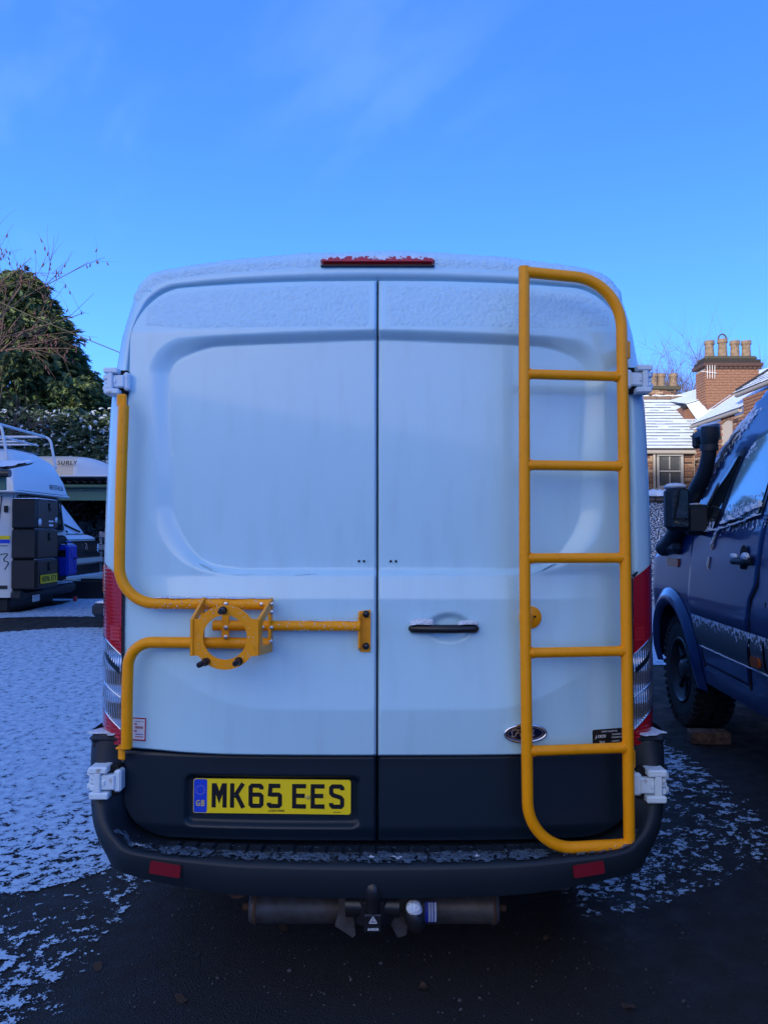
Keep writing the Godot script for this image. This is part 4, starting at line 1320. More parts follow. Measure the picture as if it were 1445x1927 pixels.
	put("roof_frost", sheet(70, 14, func(i, j):
		var l := lerpf(-1.6, 1.1, i / 70.0)
		var y := lerpf(0.0, 0.24, j / 14.0) + minf(blue_top(l) - 0.23, 2.13)
		return blue_point(l, y, 0.006), null, func(i, j): return 0.36 + 0.4 * ss(3, 13, j)), M.frost, van)
	put("roof_snow", sheet(60, 24, func(i, j):
		var l := lerpf(-3.35, 0.22, i / 60.0)
		var w := lerpf(0.3, 1.6, (24 - j) / 24.0)
		var side := minf(w, 1.9 - w)
		var ca := 1.0 - (side - 0.19) / 0.76
		var e := minf(1.0, minf(minf(j, 24 - j) / 3.0, minf(i, 60 - i) / 3.0))
		var y := minf(2.2 + 0.35 * sqrt(maxf(0.0, 1.0 - ca * ca)), blue_top(l))
		return V(l, y - 0.004 + e * (0.022 + 0.012 * nz(l * 0.1, w * 0.1, 8)), w)), M.snow, van)
	put("roof_snow", ridge([blue_point(0.0, 2.35, 0.0), blue_point(0.3, 2.34, -0.03), blue_point(0.55, 2.21, -0.02), blue_point(0.85, 1.99, 0.0), blue_point(1.15, 1.7, 0.0)], 0.025, 0.02, 60, 0.9), M.snow, van)
	put("post_frost", sheet(10, 30, func(i, j):
		var y := lerpf(1.5, 2.08, j / 30.0)
		return blue_point(lerpf(-0.13, -0.02, i / 10.0), y, 0.006), null, func(i, j): return 0.5), M.frost, van)
	# handle in a scooped cup
	put("handle_cup", prismmesh(ellipse(0.055, 0.085, 20), 0, 0.006, Transform3D(Basis(V(-1, 0, 0), V(0, 1, 0), V(0, 0, -1)), blue_point(0.22, 1.325, 0.006))), M.gap, door)
	put("door_handle", tubemesh(bend([blue_point(0.1, 1.325, 0.012), blue_point(0.13, 1.325, 0.035), blue_point(0.31, 1.32, 0.035), blue_point(0.345, 1.32, 0.012)], 0.02, 5), 0.021, 10), M.bumper_dark if M.has("bumper_dark") else M.black_plastic, door)
	put("handle_snow", mound(blue_point(0.14, 1.35, 0.035), V(0.05, 0.024, 0.02)), M.snow, door)
	put("handle_snow", mound(blue_point(0.3, 1.345, 0.035), V(0.045, 0.018, 0.018)), M.snow, door)
	# protective strip and sill trim
	for seg in [[0.12, 1.0, 0.0], [-0.06, 0.1, 0.0], [-3.3, -0.09, 0.0]]:
		put("side_strip", sheet(24, 8, func(i, j):
			var q = j / 8.0
			var y := lerpf(0.75, 0.935, q)
			var s = i / 24.0
			var l := lerpf(seg[0] + (0.05 * (1 - q) if seg[0] > 0 else 0.0), seg[1] + (0.06 * q if seg[1] > 0.9 else 0.0), s)
			var e := 0.004 + 0.018 * sqrt(sin(clampf(q, 0.02, 0.98) * PI))
			return blue_point(l, y, e)), M.blue_cladding, van)
	put("strip_snow", sheet(80, 8, func(i, j): return blue_point(lerpf(-0.6, 1.05, i / 80.0), lerpf(0.86, 0.945, j / 8.0), 0.02 + 0.004 * (1.0 - j / 8.0)), null, func(i, j): return 0.3 + 0.33 * j / 8.0 + 0.1 * nz(i * 0.01, 2)), M.frost, van)
	put("strip_edge", ridge([blue_point(-0.9, 0.747, 0.012), blue_point(0.2, 0.748, 0.012), blue_point(0.6, 0.748, 0.012), blue_point(0.98, 0.75, 0.012)], 0.005, 0.005, 60, 0.8), M.snow, van)
	put("side_lamp", prismmesh(rrect(0.11, 0.055, 0.02), 0, 0.014, Transform3D(Basis(V(-1, 0, 0), V(0, 1, 0), V(0, 0, -1)), blue_point(0.03, 0.8, 0.02))), M.amber_lens, van)
	put("indicator_lamp", prismmesh(rrect(0.26, 0.06, 0.02), 0, 0.012, Transform3D(Basis(V(-1, 0, 0), V(0, 1, 0), V(0, 0, -1)), blue_point(1.53, 1.265, 0.0))), M.amber_lens, van)
	# snorkel: from the wing up along the windscreen post
	var sp := begin()
	var spath := bend([V(1.8, 1.36, 0.0), V(1.42, 1.45, -0.03), V(1.1, 1.68, -0.02), V(0.86, 1.85, 0.0), V(0.775, 1.97, 0.0), V(0.77, 2.06, 0.0)], 0.14, 6)
	var srad := []
	for k in spath.size():
		srad.append(lerpf(0.06, 0.044, ss(0.15, 0.8, float(k) / (spath.size() - 1))))
	tube(sp, spath, srad, 14)
	bx(sp, V(1.56, 1.38, 0.0), V(0.4, 0.11, 0.1), 0.04)
	var sk := put("snorkel", done(sp), M.black_plastic, van)
	put("snorkel_collar", tubemesh([V(0.772, 1.99, 0.0), V(0.77, 2.03, 0.0)], 0.054, 16), M.black_plastic, sk)
	var hs := begin()
	tube(hs, [V(0.77, 2.03, 0.0), V(0.75, 2.09, 0.0), V(0.745, 2.14, 0.0)], [0.048, 0.06, 0.056], 14)
	bx(hs, V(0.82, 2.1, 0.0), V(0.24, 0.075, 0.095), 0.025)
	bx(hs, V(0.935, 2.075, 0.0), V(0.045, 0.105, 0.1), 0.015)
	put("snorkel_head", done(hs), M.black_plastic, sk)
	put("snorkel_snow", mound(V(0.82, 2.142, 0.0), V(0.14, 0.018, 0.05)), M.snow, sk)
	put("post_trim", tubemesh([blue_point(1.1, 1.51, 0.012), blue_point(0.84, 1.79, 0.012)], 0.006, 6), M.bright_trim, van)
	# mirror
	var mi := put("door_mirror", boxmesh(V(0.9, 1.632, -0.165), V(0.11, 0.29, 0.15), 0.035), M.black_plastic, van)
	put("mirror_arm", boxmesh(V(0.93, 1.56, -0.03), V(0.09, 0.2, 0.16), 0.03), M.black_plastic, mi)
	put("mirror_glass", boxmesh(V(0.843, 1.66, -0.16), V(0.01, 0.19, 0.105), 0.004), M.dark_glass, mi)
	put("wide_mirror_glass", boxmesh(V(0.843, 1.535, -0.16), V(0.01, 0.045, 0.105), 0.004), M.dark_glass, mi)
	put("mirror_snow", mound(V(0.9, 1.778, -0.165), V(0.06, 0.02, 0.07)), M.snow, mi)
	put("mirror_snow", mound(V(0.99, 1.66, -0.02), V(0.05, 0.012, 0.04)), M.snow, mi)
	for side in [0.0, 1.0]:
		for l in [1.56, -2.0]:
			big_wheel(van, V(l, 0.49, 0.17 if side == 0.0 else 1.73), -1.0 if side == 0.0 else 1.0)

func big_wheel(van: Node3D, c: Vector3, sg: float) -> void:
	# axle along z; sg is the side that faces outward
	var xf := Transform3D(Basis(V(1, 0, 0), PI / 2), c)
	var w := node("wheel", Vector3.ZERO, van)
	put("tyre", lathemesh([Vector2(0.23, -0.12), Vector2(0.3, -0.135), Vector2(0.35, -0.13), Vector2(0.375, -0.11), Vector2(0.378, 0.11), Vector2(0.35, 0.13), Vector2(0.3, 0.135), Vector2(0.23, 0.12)], 48, xf), M.rubber, w)
	var lugs := begin()
	for k in 44:
		var a := TAU * k / 44
		var b := Basis(V(0, 0, 1), a)
		for r in [[-0.105, 0.05, 0.0], [-0.04, 0.055, 0.5], [0.04, 0.055, 0.0], [0.105, 0.05, 0.5]]:
			var b2 := Basis(V(0, 0, 1), a + r[2] * TAU / 44)
			bx(lugs, c + b2 * V(0.383, 0, r[0]), V(0.018, 0.036, r[1]), 0.003, b2)
		bx(lugs, c + b * V(0.362, 0, sg * 0.131), V(0.05, 0.026, 0.016), 0.003, b)
	put("tread", done(lugs), M.rubber, w)
	var rs := begin()
	var o := sg
	lathe(rs, [Vector2(0.235, 0.125 * o), Vector2(0.228, 0.135 * o), Vector2(0.215, 0.13 * o), Vector2(0.205, 0.09 * o), Vector2(0.17, 0.06 * o), Vector2(0.12, 0.075 * o), Vector2(0.075, 0.085 * o), Vector2(0.07, 0.115 * o), Vector2(0.045, 0.125 * o), Vector2(0, 0.125 * o)], 40, xf)
	put("rim", done(rs), M.box_black, w)
	var sp := begin()
	for k in 8:
		var b := Basis(V(0, 0, 1), TAU * k / 8)
		bx(sp, c + b * V(0.155, 0, o * 0.082), V(0.1, 0.035, 0.03), 0.008, b)
	for k in 6:
		var b := Basis(V(0, 0, 1), TAU * k / 6 + 0.3)
		bx(sp, c + b * V(0.1, 0, o * 0.095), V(0.02, 0.02, 0.025), 0.006, b)
	put("spokes", done(sp), M.cladding_plastic, w)

func wood_block(called: String, c: Vector3, size: Vector3, turn: float, label: String) -> void:
	var o := put(called, boxmesh(V(0, size.y / 2, 0), size, 0.008), M.wood)
	o.position = c
	o.rotation.y = turn
	tag(o, label, "wood block")

# ---------------------------------------------------------------- vehicles on the left
func loft_van(xs: Array, y0: float, prof: Callable, n: int) -> ArrayMesh:
	# prof(k, t) -> point; k over the stations, t from near sill over the roof to far sill
	return sheet(n, xs.size() - 1, func(i, j): return prof.call(xs.size() - 1 - j, float(i) / n))

func high_top_camper() -> void:
	var o := node("high_top_camper", V(-5.0, 0.38, -8.6))
	tag(o, "white high roof camper van at far left with black storage boxes on its back", "van")
	var zn := 0.86   # half width
	# lower body, in the node's own axes: x back to the node, the van runs to -x
	var st := [[0.0, 0.97], [-0.05, 1.0], [-0.6, 1.0], [-3.4, 1.0], [-4.3, 0.96], [-4.5, 0.9]]
	put("body", sheet(40, 5, func(i, j):
		var s: Array = st[5 - j]
		var t = i / 40.0
		var a := 1.0 - absf(1.0 - 2.0 * t)
		var z := zn if t < 0.5 else -zn
		var top := 1.66 if (5 - j) < 4 else 1.0
		var y := lerpf(0.22, top, minf(a / 0.75, 1.0))
		var inn := 0.12 * ss(0.9, 1.66, y) + (0.0 if a < 0.75 else (a - 0.75) / 0.25 * zn * 0.9)
		return V(s[0] - 0.06 * ss(1.0, 1.66, y) * (1.0 if s[0] > -0.1 else 0.0), y, (z - signf(z) * inn) * s[1])), M.cream_white, o)
	put("tailgate", sheet(20, 12, func(i, j):
		var y := lerpf(0.25, 1.66, j / 12.0)
		var hw := zn - 0.12 * ss(0.9, 1.66, y)
		return V(0.004 + 0.03 * sin(j / 12.0 * PI) - 0.06 * ss(1.0, 1.66, y), y, -lerpf(-hw, hw, i / 20.0) * 0.97)), M.cream_white, o)
	put("rear_window", sheet(8, 6, func(i, j):
		var y := lerpf(1.12, 1.6, j / 6.0)
		return V(0.03 + 0.03 * sin((y - 0.25) / 1.41 * PI) - 0.06 * ss(1.0, 1.66, y), y, -lerpf(-0.6, 0.66, i / 8.0))), M.dark_glass, o)
	put("side_window", sheet(8, 4, func(i, j): return V(lerpf(-1.6, -0.35, i / 8.0), lerpf(1.08, 1.52, j / 4.0), zn + 0.006 - 0.12 * ss(0.9, 1.66, lerpf(1.08, 1.52, j / 4.0)))), M.dark_glass, o)
	put("tailgate_seal", tubemesh(bend([V(0.035, 0.36, 0.8), V(0.015, 1.0, 0.8), V(-0.025, 1.62, 0.7), V(-0.025, 1.62, -0.7), V(0.015, 1.0, -0.8), V(0.035, 0.36, -0.8)], 0.12, 5), 0.008, 6), M.gap, o)
	put("window_seal", tubemesh(bend([V(0.055, 1.12, 0.6), V(-0.005, 1.6, 0.6), V(-0.005, 1.6, -0.66), V(0.055, 1.12, -0.66), V(0.055, 1.12, 0.6)], 0.06, 4), 0.012, 6), M.black, o)
	put("panel_seam", tubemesh([V(-0.2, 0.3, 0.862), V(-0.2, 0.95, 0.862), V(-0.2, 1.6, 0.75)], 0.006, 6), M.gap, o)
	put("panel_seam", tubemesh([V(-3.6, 0.92, 0.866), V(-0.05, 0.92, 0.862)], 0.005, 6), M.gap, o)
	put("side_trim", boxmesh(V(-2.0, 0.36, 0.862), V(3.9, 0.05, 0.02), 0.006), M.black_plastic, o)
	put("rear_lamp", boxmesh(V(0.02, 0.6, 0.76), V(0.05, 0.26, 0.14), 0.02), M.red_lens, o)
	put("rear_lamp", boxmesh(V(0.02, 0.6, -0.76), V(0.05, 0.26, 0.14), 0.02), M.red_lens, o)
	# high roof
	var rs := [[0.03, 0.02, 0.99], [-0.01, 0.3, 0.98], [-0.1, 0.52, 0.965], [-0.28, 0.63, 0.95], [-0.7, 0.69, 0.94], [-2.2, 0.7, 0.94], [-3.0, 0.6, 0.93], [-3.7, 0.3, 0.88], [-4.0, 0.05, 0.85]]
	put("high_roof", sheet(48, 8, func(i, j):
		var s: Array = rs[8 - j]
		var a = PI * i / 48.0
		var c := cos(a)
		var z: float = signf(c) * pow(absf(c), 0.45) * 0.88 * s[2] * (1.0 - 0.16 * s[1] * sin(a))
		return V(s[0], 1.66 + s[1] * pow(sin(clampf(a, 0.0, PI)), 0.55), z)), M.cream_white, o)
	put("roof_gutter", boxmesh(V(-2.0, 1.655, 0.0), V(4.1, 0.03, 1.8), 0.012), M.cream_white, o)
	put("roof_snow", sheet(30, 30, func(i, j): return V(lerpf(-2.6, -0.3, i / 30.0), 2.31 + 0.05 * sqrt(maxf(0.0, sin(i / 30.0 * PI) * sin(j / 30.0 * PI))) + 0.01 * nz(i * 0.02, j * 0.02), lerpf(0.62, -0.62, j / 30.0))), M.snow, o)
	text("roof_lettering", "WESTFALIA", 0.075, Transform3D(Basis(V(0, 1, 0), PI / 2) * Basis(V(1, 0, 0), -0.12), V(0.02, 1.78, -0.47)), M.plate_black, o, false, 0.92)
	# tubular roof rack
	for z in [-0.6, -0.2, 0.2, 0.6]:
		put("rack_tube", tubemesh([V(-2.4, 2.46, z), V(-0.35, 2.46, z)], 0.015, 8), M.rack_white, o)
	for x in [-0.4, -1.0, -1.6, -2.2]:
		put("rack_tube", tubemesh([V(x, 2.46, -0.75), V(x, 2.46, 0.75)], 0.015, 8), M.rack_white, o)
	for z in [-0.78, 0.78]:
		put("rack_rail", tubemesh(bend([V(-0.12, 2.1, z * 0.98), V(-0.22, 2.6, z * 0.98), V(-2.5, 2.6, z * 0.98), V(-2.6, 2.3, z * 0.98)], 0.1, 6), 0.02, 10), M.rack_white, o)
	put("rack_rail", tubemesh([V(-0.3, 2.6, -0.76), V(-0.3, 2.6, 0.76)], 0.02, 10), M.rack_white, o)
	# three black boxes stacked on the swing-out carrier
	for k in 3:
		var y: float = [0.33, 0.745, 1.155][k]
		var b := put("storage_box", boxmesh(V(0.17, y + 0.2, 0.555), V(0.34, 0.4, 0.66), 0.02), M.box_black, o, ["lowest black storage box with yellow number plate", "middle black storage box", "top black storage box with round stickers"][k])
		put("box_lid", boxmesh(V(0.345, y + 0.2, 0.555), V(0.02, 0.38, 0.62), 0.008), M.box_black, b)
		put("latch", prismmesh(PackedVector2Array([Vector2(-0.035, 0.06), Vector2(0.035, 0.06), Vector2(0.035, -0.02), Vector2(0.02, -0.05), Vector2(-0.02, -0.05), Vector2(-0.035, -0.02)]), 0.0, 0.012, Transform3D(Basis(V(0, 1, 0), PI / 2), V(0.352, y + 0.29, 0.52))), M.gap, b)
		put("latch_handle", boxmesh(V(0.368, y + 0.31, 0.52), V(0.008, 0.05, 0.03), 0.003), M.old_steel, b)
		put("box_snow", ridge([V(0.3, y + 0.4, 0.86), V(0.3, y + 0.4, 0.55), V(0.3, y + 0.4, 0.25)], 0.05 if k == 2 else 0.02, 0.012, 24, 0.6), M.snow, b)
		if k == 2:
			put("box_snow", ridge([V(0.02, y + 0.4, 0.86), V(0.17, y + 0.4, 0.86), V(0.32, y + 0.4, 0.86)], 0.03, 0.01, 24, 0.6), M.snow, b)
			for e in [[0.81, 0.065, 0.05], [0.3, 0.1, 0.04]]:
				put("round_sticker", lathemesh([Vector2(0, 0), Vector2(e[2], 0), Vector2(e[2], -0.002)], 20, Transform3D(Basis(V(0, 0, 1), -PI / 2), V(0.357, y + e[1] + 0.02, e[0]))), M.sticker_white, b)
			put("word_sticker", boxmesh(V(0.357, y + 0.1, 0.47), V(0.003, 0.022, 0.15), 0.001), M.sticker_white, b)
			put("word_sticker", boxmesh(V(0.357, y + 0.045, 0.47), V(0.003, 0.03, 0.13), 0.001), M.sticker_white, b)
	var px := Transform3D(Basis(V(0, 1, 0), PI / 2), V(0.362, 0.46, 0.53))
	var np := put("number_plate", prismmesh(rrect(0.52, 0.115, 0.008), 0, 0.004, px), M.plate_yellow, o)
	text("plate_characters", "H896 RTX", 0.078, px * Transform3D(Basis(), V(0, 0.0, 0.005)), M.plate_black, np, true, 0.98)
	# bumper, lamps and running gear
	put("rear_bumper", boxmesh(V(0.08, 0.25, 0.0), V(0.2, 0.16, 1.78), 0.05), M.black_plastic, o)
	put("bumper_snow", ridge([V(0.1, 0.33, 0.86), V(0.12, 0.33, 0.5), V(0.12, 0.33, -0.1), V(0.12, 0.33, -0.8)], 0.06, 0.012, 40, 0.8), M.snow, o)
	put("label_plate", prismmesh(rrect(0.2, 0.09, 0.01), 0, 0.01, Transform3D(Basis(V(0, 1, 0), PI / 2), V(0.19, 0.19, 0.55))), M.sticker_white, o)
	put("tail_light", boxmesh(V(0.2, 0.06, -0.78), V(0.05, 0.08, 0.09), 0.015), M.red_reflector, o)
	put("underbody", boxmesh(V(-2.2, 0.1, 0.0), V(4.2, 0.22, 1.4), 0.03), M.black, o)
	for x in [-0.62, -3.2]:
		for z in [0.72, -0.72]:
			var w := put("wheel", lathemesh([Vector2(0.18, -0.09), Vector2(0.28, -0.1), Vector2(0.32, -0.08), Vector2(0.325, 0), Vector2(0.32, 0.08), Vector2(0.28, 0.1), Vector2(0.18, 0.09)], 28, Transform3D(Basis(V(1, 0, 0), PI / 2), V(x, 0.315, z))), M.rubber, o)
			put("rim", lathemesh([Vector2(0, 0.06), Vector2(0.18, 0.07), Vector2(0.185, -0.07), Vector2(0, -0.06)], 20, Transform3D(Basis(V(1, 0, 0), PI / 2), V(x, 0.315, z))), M.gutter_grey, w)
	# side details by the frame's edge
	put("door_hinge", boxmesh(V(-0.12, 1.42, 0.79), V(0.05, 0.09, 0.03), 0.006), M.black, o)
	put("flag_sticker", boxmesh(V(-0.1, 0.98, zn), V(0.14, 0.05, 0.006), 0.0), M.plate_blue, o)
	put("flag_sticker", boxmesh(V(-0.1, 1.03, zn - 0.01), V(0.14, 0.05, 0.006), 0.0), M.plate_yellow, o)
	put("scrawl", tubemesh(bend([V(-0.16, 0.8, zn + 0.004), V(-0.04, 0.82, zn + 0.004), V(-0.12, 0.72, zn + 0.004), V(-0.03, 0.7, zn + 0.004), V(-0.09, 0.6, zn + 0.004)], 0.03, 4), 0.006, 6), M.plate_black, o)
	# spare wheel beside the boxes
	var sw := put("spare_wheel", lathemesh([Vector2(0.17, -0.09), Vector2(0.28, -0.1), Vector2(0.32, -0.08), Vector2(0.33, 0), Vector2(0.32, 0.08), Vector2(0.28, 0.1), Vector2(0.17, 0.09)], 32, Transform3D(Basis(V(0, 0, 1), PI / 2), V(0.14, 0.72, -0.22))), M.rubber, o)
	put("spare_tread", spare_lugs(V(0.14, 0.72, -0.22)), M.rubber, sw)
	put("rim", lathemesh([Vector2(0, -0.05), Vector2(0.17, -0.06), Vector2(0.17, 0.06), Vector2(0, 0.05)], 20, Transform3D(Basis(V(0, 0, 1), PI / 2), V(0.14, 0.72, -0.22))), M.gutter_grey, sw)

func spare_lugs(c: Vector3) -> ArrayMesh:
	var st := begin()
	for k in 36:
		var b := Basis(V(1, 0, 0), TAU * k / 36)
		for x in [-0.06, 0.0, 0.06]:
			bx(st, c + b * V(x, 0.332, 0), V(0.045, 0.014, 0.035), 0.002, b)
	return done(st)

func jerry_can() -> void:
	var o := node("jerry_can", V(-4.72, 0.84, -8.87))
	tag(o, "bright blue plastic water can strapped beside the black storage boxes", "water can")
	var st := begin()
	bx(st, V(0, 0.23, 0), V(0.17, 0.46, 0.35), 0.03)
	put("can_body", done(st), M.jerry_blue, o)
	for s in [-1.0, 1.0]:
		put("pressed_rib", boxmesh(V(0.086, 0.24, 0), V(0.012, 0.4, 0.022), 0.004, Basis(V(1, 0, 0), s * 0.62)), M.jerry_blue, o)
	put("can_handle", tubemesh(bend([V(0, 0.45, -0.12), V(0, 0.5, -0.1), V(0, 0.5, 0.06), V(0, 0.45, 0.08)], 0.03, 4), 0.014, 8), M.jerry_blue, o)
	put("can_spout", tubemesh([V(0.02, 0.45, 0.12), V(0.02, 0.5, 0.12)], 0.03, 12), M.black, o)
	put("label_patch", boxmesh(V(-0.005, 0.33, 0.176), V(0.11, 0.1, 0.004), 0.0), M.plate_black, o)
	put("strap", boxmesh(V(0.0, 0.25, 0), V(0.176, 0.022, 0.356), 0.0), M.ink_blue, o)
	put("strap_buckle", boxmesh(V(0.094, 0.25, -0.05), V(0.02, 0.03, 0.05), 0.004), M.gap, o)
	put("can_snow", mound(V(0, 0.465, 0.0), V(0.075, 0.014, 0.15)), M.snow, o)

func old_van() -> void:
	# nose towards +x, behind the camper
	var o := node("snowed_over_van", V(-5.42, 0.36, -11.15))
	tag(o, "old white van with snow covered windscreen, nose towards the yard", "van")
	var hw := 0.92
	var pr := [[0.02, 0.5], [0.04, 0.95], [0.0, 1.0], [-0.12, 1.04], [-0.2, 1.08], [-0.42, 1.36], [-0.62, 1.61], [-0.9, 1.8], [-2.4, 1.84], [-4.2, 1.84], [-4.3, 0.5]]
	put("body", sheet(12, 10, func(i, j):
		var p: Array = pr[j]
		var t = i / 12.0 * 2.0 - 1.0
		var e := absf(t)
		return V(p[0] - 0.1 * e ** 4, p[1] - 0.05 * e ** 6, -t * (hw - 0.1 * ss(1.0, 1.8, p[1])))), M.old_white, o)
	for s in [-1.0, 1.0]:
		var side := PackedVector2Array()
		for p in pr:
			side.append(Vector2(p[0] - 0.08, p[1] - 0.04))
		put("body_side", prismmesh(side, hw - 0.12 if s > 0 else -hw + 0.02, hw - 0.02 if s > 0 else -hw + 0.12), M.old_white, o)
	put("windscreen_snow", sheet(24, 12, func(i, j):
		var q = j / 12.0
		var t = i / 24.0 * 2.0 - 1.0
		return V(lerpf(-0.2, -0.62, q) + 0.03 - 0.1 * t ** 4, lerpf(1.08, 1.62, q) + 0.02 + 0.006 * nz(i * 0.03, j * 0.03), -t * 0.8)), M.snow, o)
	put("bonnet_snow", sheet(24, 12, func(i, j):
		var q = j / 12.0
		var t = i / 24.0 * 2.0 - 1.0
		return V(lerpf(0.02, -0.18, q) - 0.1 * t ** 4, tab([[0.0, 1.0], [1.0, 1.07]], q) + 0.02 * sqrt(minf(1.0, 4 * minf(q, 1 - q))) + 0.006 * nz(i * 0.03, j * 0.03), -t * 0.86)), M.snow, o)
	for z in [-0.3, 0.25]:
		put("wiper", tubemesh([V(-0.15, 1.13, z), V(-0.22, 1.2, z + 0.2), V(-0.28, 1.27, z + 0.42)], 0.018, 6), M.black, o)
	put("grille_panel", boxmesh(V(0.045, 0.82, 0.0), V(0.03, 0.3, 1.5), 0.01), M.black, o)
	for k in 5:
		put("grille_bar", boxmesh(V(0.066, 0.71 + k * 0.052, 0.0), V(0.016, 0.014, 1.3), 0.004), M.cladding_plastic, o)
	for s in [-1.0, 1.0]:
		put("headlamp", boxmesh(V(0.055, 0.83, s * 0.72), V(0.04, 0.18, 0.24), 0.02), M.silver_reflector, o)
	var dm := begin()
	pen(dm, [Vector2(0, 0.085), Vector2(0.04, 0), Vector2(0, -0.085), Vector2(-0.04, 0), Vector2(0, 0.085)], 0.022, 0.0, 0.012, Transform3D(Basis(V(0, 1, 0), PI / 2), V(0.075, 0.83, -0.02)))
	put("diamond_emblem", done(dm), M.chrome, o)
	put("lower_grille", boxmesh(V(0.04, 0.46, 0), V(0.04, 0.17, 1.5), 0.01), M.black, o)
	for k in 4:
		put("grille_bar", boxmesh(V(0.064, 0.4 + k * 0.04, 0.0), V(0.012, 0.012, 1.4), 0.003), M.cladding_plastic, o)
	put("panel_strip", boxmesh(V(0.05, 0.61, 0), V(0.05, 0.1, 1.7), 0.02), M.old_white, o)
	put("front_bumper", boxmesh(V(0.12, 0.3, 0), V(0.26, 0.12, 1.95), 0.03), M.old_white, o)
	put("bumper_edge", boxmesh(V(0.14, 0.225, 0), V(0.22, 0.03, 1.9), 0.008), M.wood, o)
	put("bumper_snow", ridge([V(0.12, 0.36, 0.9), V(0.14, 0.36, 0.0), V(0.12, 0.36, -0.9)], 0.08, 0.014, 40, 0.9), M.snow, o)
	put("headlamp_washer", boxmesh(V(0.14, 0.4, -0.86), V(0.05, 0.1, 0.06), 0.01), M.frame_cream, o)
	put("underbody", boxmesh(V(-2.0, 0.2, 0), V(3.8, 0.3, 1.5), 0.03), M.black, o)
	for x in [-0.75, -3.3]:
		for s in [-1.0, 1.0]:
			put("wheel", lathemesh([Vector2(0, -0.09), Vector2(0.28, -0.1), Vector2(0.32, -0.07), Vector2(0.32, 0.07), Vector2(0.28, 0.1), Vector2(0, 0.09)], 24, Transform3D(Basis(V(1, 0, 0), PI / 2), V(x, 0.3, s * 0.8))), M.rubber, o)

func dark_car() -> void:
	var o := node("dark_car", V(-2.4, 0.2, -6.35))
	tag(o, "dark green car half hidden behind the white van, snow on its bumper", "car")
	var hw := 0.86
	var side := PackedVector2Array([Vector2(0, 0.28), Vector2(0.02, 0.75), Vector2(-0.06, 0.98), Vector2(-0.35, 1.5), Vector2(-1.9, 1.55), Vector2(-2.5, 1.02), Vector2(-3.6, 0.9), Vector2(-3.75, 0.6), Vector2(-3.7, 0.28)])
	# z of the prism runs across the car, its x forwards
	var xf := Transform3D(Basis(V(0, 0, 1), V(0, 1, 0), V(-1, 0, 0)), Vector3.ZERO)
	put("body", prismmesh(side, -hw + 0.02, hw - 0.02, xf), M.dark_green_paint, o)
	put("rear_bumper", boxmesh(V(0, 0.39, 0.06), V(1.86, 0.16, 0.2), 0.04), M.black_plastic, o)
	put("bumper_snow", ridge([V(-0.9, 0.468, 0.08), V(0, 0.468, 0.1), V(0.9, 0.468, 0.08)], 0.07, 0.03, 30, 0.5), M.snow, o)
	for s in [-1.0, 1.0]:
		var l := put("tail_lamp", boxmesh(V(s * 0.78, 0.78, 0.02), V(0.12, 0.26, 0.06), 0.015), M.red_lens, o)
		put("indicator", boxmesh(V(s * 0.78, 0.62, 0.02), V(0.12, 0.07, 0.065), 0.012), M.amber_lens, l)
		put("mud_flap", boxmesh(V(s * 0.76, 0.22, -0.3), V(0.16, 0.24, 0.02), 0.004), M.rubber, o)
		for z in [-0.55, -3.0]:
			put("wheel", lathemesh([Vector2(0, -0.09), Vector2(0.26, -0.1), Vector2(0.3, -0.07), Vector2(0.3, 0.07), Vector2(0.26, 0.1), Vector2(0, 0.09)], 24, Transform3D(Basis(V(0, 0, 1), PI / 2), V(s * 0.77, 0.28, z))), M.rubber, o)
	for s in [-1.0, 1.0]:
		put("side_window", boxmesh(V(s * (hw - 0.016), 1.24, -1.05), V(0.02, 0.36, 1.3), 0.004), M.dark_glass, o)
	put("rear_window", boxmesh(V(0, 1.24, -0.19), V(1.4, 0.42, 0.02), 0.004, Basis(V(1, 0, 0), -0.5)), M.dark_glass, o)
	put("roof_snow", sheet(20, 20, func(i, j): return V(lerpf(-0.8, 0.8, i / 20.0), 1.52 + 0.05 * sqrt(sin(i / 20.0 * PI) * sin(j / 20.0 * PI) + 0.001), lerpf(-0.4, -1.9, j / 20.0))), M.snow, o)
	put("edge_snow", ridge([V(-0.82, 1.0, -0.06), V(0, 1.0, -0.04), V(0.82, 1.0, -0.06)], 0.03, 0.03, 30, 0.6), M.snow, o)

